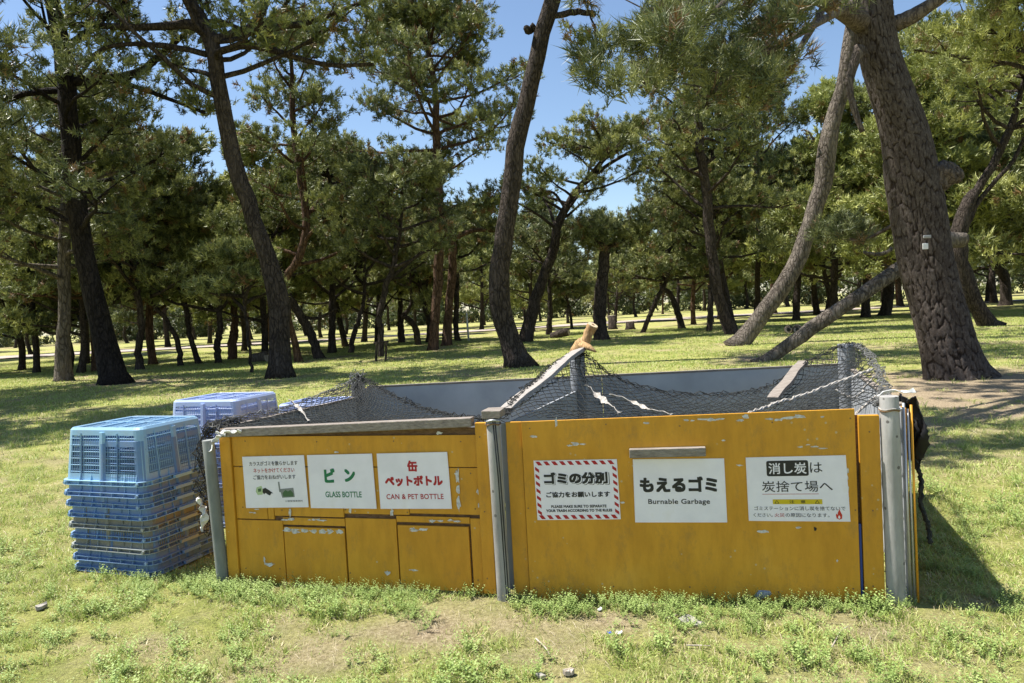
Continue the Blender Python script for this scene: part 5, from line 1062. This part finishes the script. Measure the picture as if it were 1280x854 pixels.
def weed(n, h, name):
    V = []; Fq = []; T = []
    for i in range(n):
        a = rng.uniform(0, 6.28); p = np.array([.03 * math.cos(a) * rng.random(), .03 * math.sin(a) * rng.random(), 0]); d = unit(np.array([math.cos(a) * .55, math.sin(a) * .55, 1]) + rng.normal(0, .2, 3)); L = h * rng.uniform(.5, 1.1); t0 = rng.random()
        s = np.array([.0012, 0, 0]); b = len(V); V += [p - s, p + s, p + d * L]; Fq.append((b, b + 1, b + 2)); T.append(t0)
        k = int(L / .009)
        for j in range(k):
            q = p + d * L * (.2 + .85 * j / k); az = j * 2.4 + a; o = np.array([math.cos(az), math.sin(az), .35]) * rng.uniform(.009, .017) * (1.15 - .5 * j / k); sd = np.array([-math.sin(az), math.cos(az), 0]) * .0042; b = len(V); V += [q, q + o * .5 - sd, q + o, q + o * .5 + sd]; Fq += [(b, b + 1, b + 2), (b, b + 2, b + 3)]; T += [min(1, t0 * .5 + .5 * j / k)] * 2
    return fast_mesh(name, np.array(V), np.array(Fq), [M_WEED], attr={'tint': T})
PROTO = [tuft(16, .02, .055, .0042, .045, .5, M_BLADE, 'grass_tuft'), tuft(14, .015, .04, .0046, .05, .9, M_BLADE, 'grass_tuft'), tuft(12, .04, .085, .0042, .03, .4, M_BLADE, 'grass_tuft'), tuft(9, .03, .07, .0028, .07, 2.5, M_STRAW, 'straw_tuft', flat=.8),
         weed(9, .09, 'weed'), weed(12, .13, 'weed'), tuft(70, .03, .075, .016, .45, .6, M_BLADE, 'grass_tuft_far')]
PO_ = [bpy.data.objects.new('source', m_) for m_ in PROTO]
def scatter(name, P, rz, sc, idx, label):
    me = bpy.data.meshes.new(name); me.vertices.add(len(P)); me.vertices.foreach_set('co', np.asarray(P, dtype=np.float32).ravel())
    for an, d, ty in (('rz', rz, 'FLOAT'), ('sc', sc, 'FLOAT'), ('pick', idx, 'INT')):
        a = me.attributes.new(an, ty, 'POINT'); a.data.foreach_set('value', np.asarray(d, dtype=np.float32 if ty == 'FLOAT' else np.int32))
    me.update(); o = bpy.data.objects.new(name, me); link(o); ng = bpy.data.node_groups.new(name, 'GeometryNodeTree'); ng.interface.new_socket('Geometry', in_out='INPUT', socket_type='NodeSocketGeometry'); ng.interface.new_socket('Geometry', in_out='OUTPUT', socket_type='NodeSocketGeometry')
    gi = ng.nodes.new('NodeGroupInput'); go = ng.nodes.new('NodeGroupOutput'); ip = ng.nodes.new('GeometryNodeInstanceOnPoints'); jg = ng.nodes.new('GeometryNodeJoinGeometry'); ip.inputs['Pick Instance'].default_value = True
    for s_ in reversed(PO_):
        oi = ng.nodes.new('GeometryNodeObjectInfo'); oi.inputs['Object'].default_value = s_; oi.inputs['As Instance'].default_value = True; ng.links.new(oi.outputs['Geometry'], jg.inputs[0])
    def na(n_, ty): x = ng.nodes.new('GeometryNodeInputNamedAttribute'); x.data_type = ty; x.inputs['Name'].default_value = n_; return x.outputs['Attribute']
    cx = ng.nodes.new('ShaderNodeCombineXYZ'); ng.links.new(na('rz', 'FLOAT'), cx.inputs[2]); ng.links.new(cx.outputs[0], ip.inputs['Rotation']); ng.links.new(na('sc', 'FLOAT'), ip.inputs['Scale']); ng.links.new(na('pick', 'INT'), ip.inputs['Instance Index'])
    ng.links.new(gi.outputs[0], ip.inputs['Points']); ng.links.new(jg.outputs[0], ip.inputs['Instance']); ng.links.new(ip.outputs[0], go.inputs[0]); md = o.modifiers.new('scatter', 'NODES'); md.node_group = ng; return tag(o, label, 'grass', kind='stuff')
CLS = []
def region(y0, y1, dens, sc0):
    n = int(dens * .5 * (y1 ** 2 - y0 ** 2) * 1.56); y = np.sqrt(rng.uniform(y0 ** 2, y1 ** 2, n)); x = rng.uniform(-.78, .78, n) * y; b = bare(x, y); cl = fbm(x, y, .16, 12, 2); keep = rng.random(n) < np.clip((1 - b * 1.0) * (.15 + 2.9 * (cl - .34)), .04, 1); CLS.append(cl[keep]); return x[keep], y[keep], b[keep], np.full(keep.sum(), sc0) * (.75 + .7 * np.clip(cl[keep] - .35, 0, .5) * 1.6)
xs_, ys_, bs_, ss_ = [np.concatenate(q) for q in zip(region(2.3, 5.2, 1500, 1.0), region(5.2, 9, 560, 1.3), region(9, 15, 130, 2.0), region(15, 46, 9, 1.0))]
# nothing grows through the enclosure or under the crates
def inside(x, y):
    poly = [PL, PM, PR, PBR, PBL]; r_ = np.ones(len(x), bool)
    for a, b in zip(poly, poly[1:] + poly[:1]): r_ &= ((b[0] - a[0]) * (y - a[1]) - (b[1] - a[1]) * (x - a[0])) > -.012
    q = (np.stack([x, y], 1) - ctr); return r_ | ((abs(q @ ex) < .36) & (abs(q @ ey) < .31))
cls_ = np.concatenate(CLS); k_ = ~inside(xs_, ys_); cls_ = cls_[k_]; xs_, ys_, bs_, ss_ = xs_[k_], ys_[k_], bs_[k_], ss_[k_]; n = len(xs_)
dry = fbm(xs_, ys_, 1.8, 20) + bs_ * .3 - (cls_ - .5) * .5; r_ = rng.random(n); pk = np.where(r_ < .25 + 1.1 * np.clip(dry - .42, 0, .5), 3, np.where(r_ > .93, 2, np.where(r_ > .7, 0, 1)))
pk = np.where((rng.random(n) < .06) & (ys_ < 6), 4, pk); pk = np.where(ys_ > 15, 6, pk)
for q_ in ((2.3, 5.5, 420, 1.0), (5.5, 10, 130, 1.5)):
    m_ = int(q_[2] * .5 * (q_[1] ** 2 - q_[0] ** 2) * 1.56); yy_ = np.sqrt(rng.uniform(q_[0] ** 2, q_[1] ** 2, m_)); xx_ = rng.uniform(-.78, .78, m_) * yy_; kk = ~inside(xx_, yy_) & (fbm(xx_, yy_, .5, 50, 3) > .42)
    xs_ = np.append(xs_, xx_[kk]); ys_ = np.append(ys_, yy_[kk]); ss_ = np.append(ss_, np.full(kk.sum(), q_[3])); pk = np.append(pk, np.full(kk.sum(), 3))
n = len(xs_)
scatter('grass', np.stack([xs_, ys_, gh(xs_, ys_)], 1), rng.uniform(0, 6.28, n), ss_ * rng.uniform(.7, 1.25, n), pk, 'short mown grass and dry straw growing on the lawn')
# weeds along the foot of the enclosure and in clumps before it
wx = []; wy = []; ws = []
def strip(A, B, n, d0, d1, s0, s1):
    for i in range(n):
        t = rng.random(); p = A + (B - A) * t; nrm = unit(np.array([(B - A)[1], -(B - A)[0], 0])); q = p + nrm * (d0 + (d1 - d0) * rng.random() ** 1.6)
        if fbm(q[0], q[1], .35, 31, 2) < .40: continue
        wx.append(q[0]); wy.append(q[1]); ws.append(rng.uniform(s0, s1))
strip(PL, PM - [.25, -.05, 0], 210, .05, .38, .4, .85); strip(PM + [.08, 0, 0], PM + [.9, -.17, 0], 85, .05, .28, .4, .95); strip(PM + [.9, -.17, 0], PR + [.1, 0, 0], 160, .05, .40, .4, .8); strip(PR, PR + [1.2, -.1, 0], 60, -.1, .4, .4, .8)
strip(np.array([-2.5, 4.6, 0]), PL, 60, -.1, .2, .5, 1.0)
for i in range(260):
    y = rng.uniform(2.9, 3.9); x = rng.uniform(-.75, .75) * y
    if fbm(x, y, .4, 41, 2) > .55: wx.append(x); wy.append(y); ws.append(rng.uniform(.35, .75))
wx = np.array(wx); wy = np.array(wy); n = len(wx)
o = scatter('weeds', np.stack([wx, wy, gh(wx, wy)], 1), rng.uniform(0, 6.28, n), np.array(ws), rng.integers(4, 6, n), 'leafy green weeds along the foot of the yellow enclosure'); o['category'] = 'weeds'
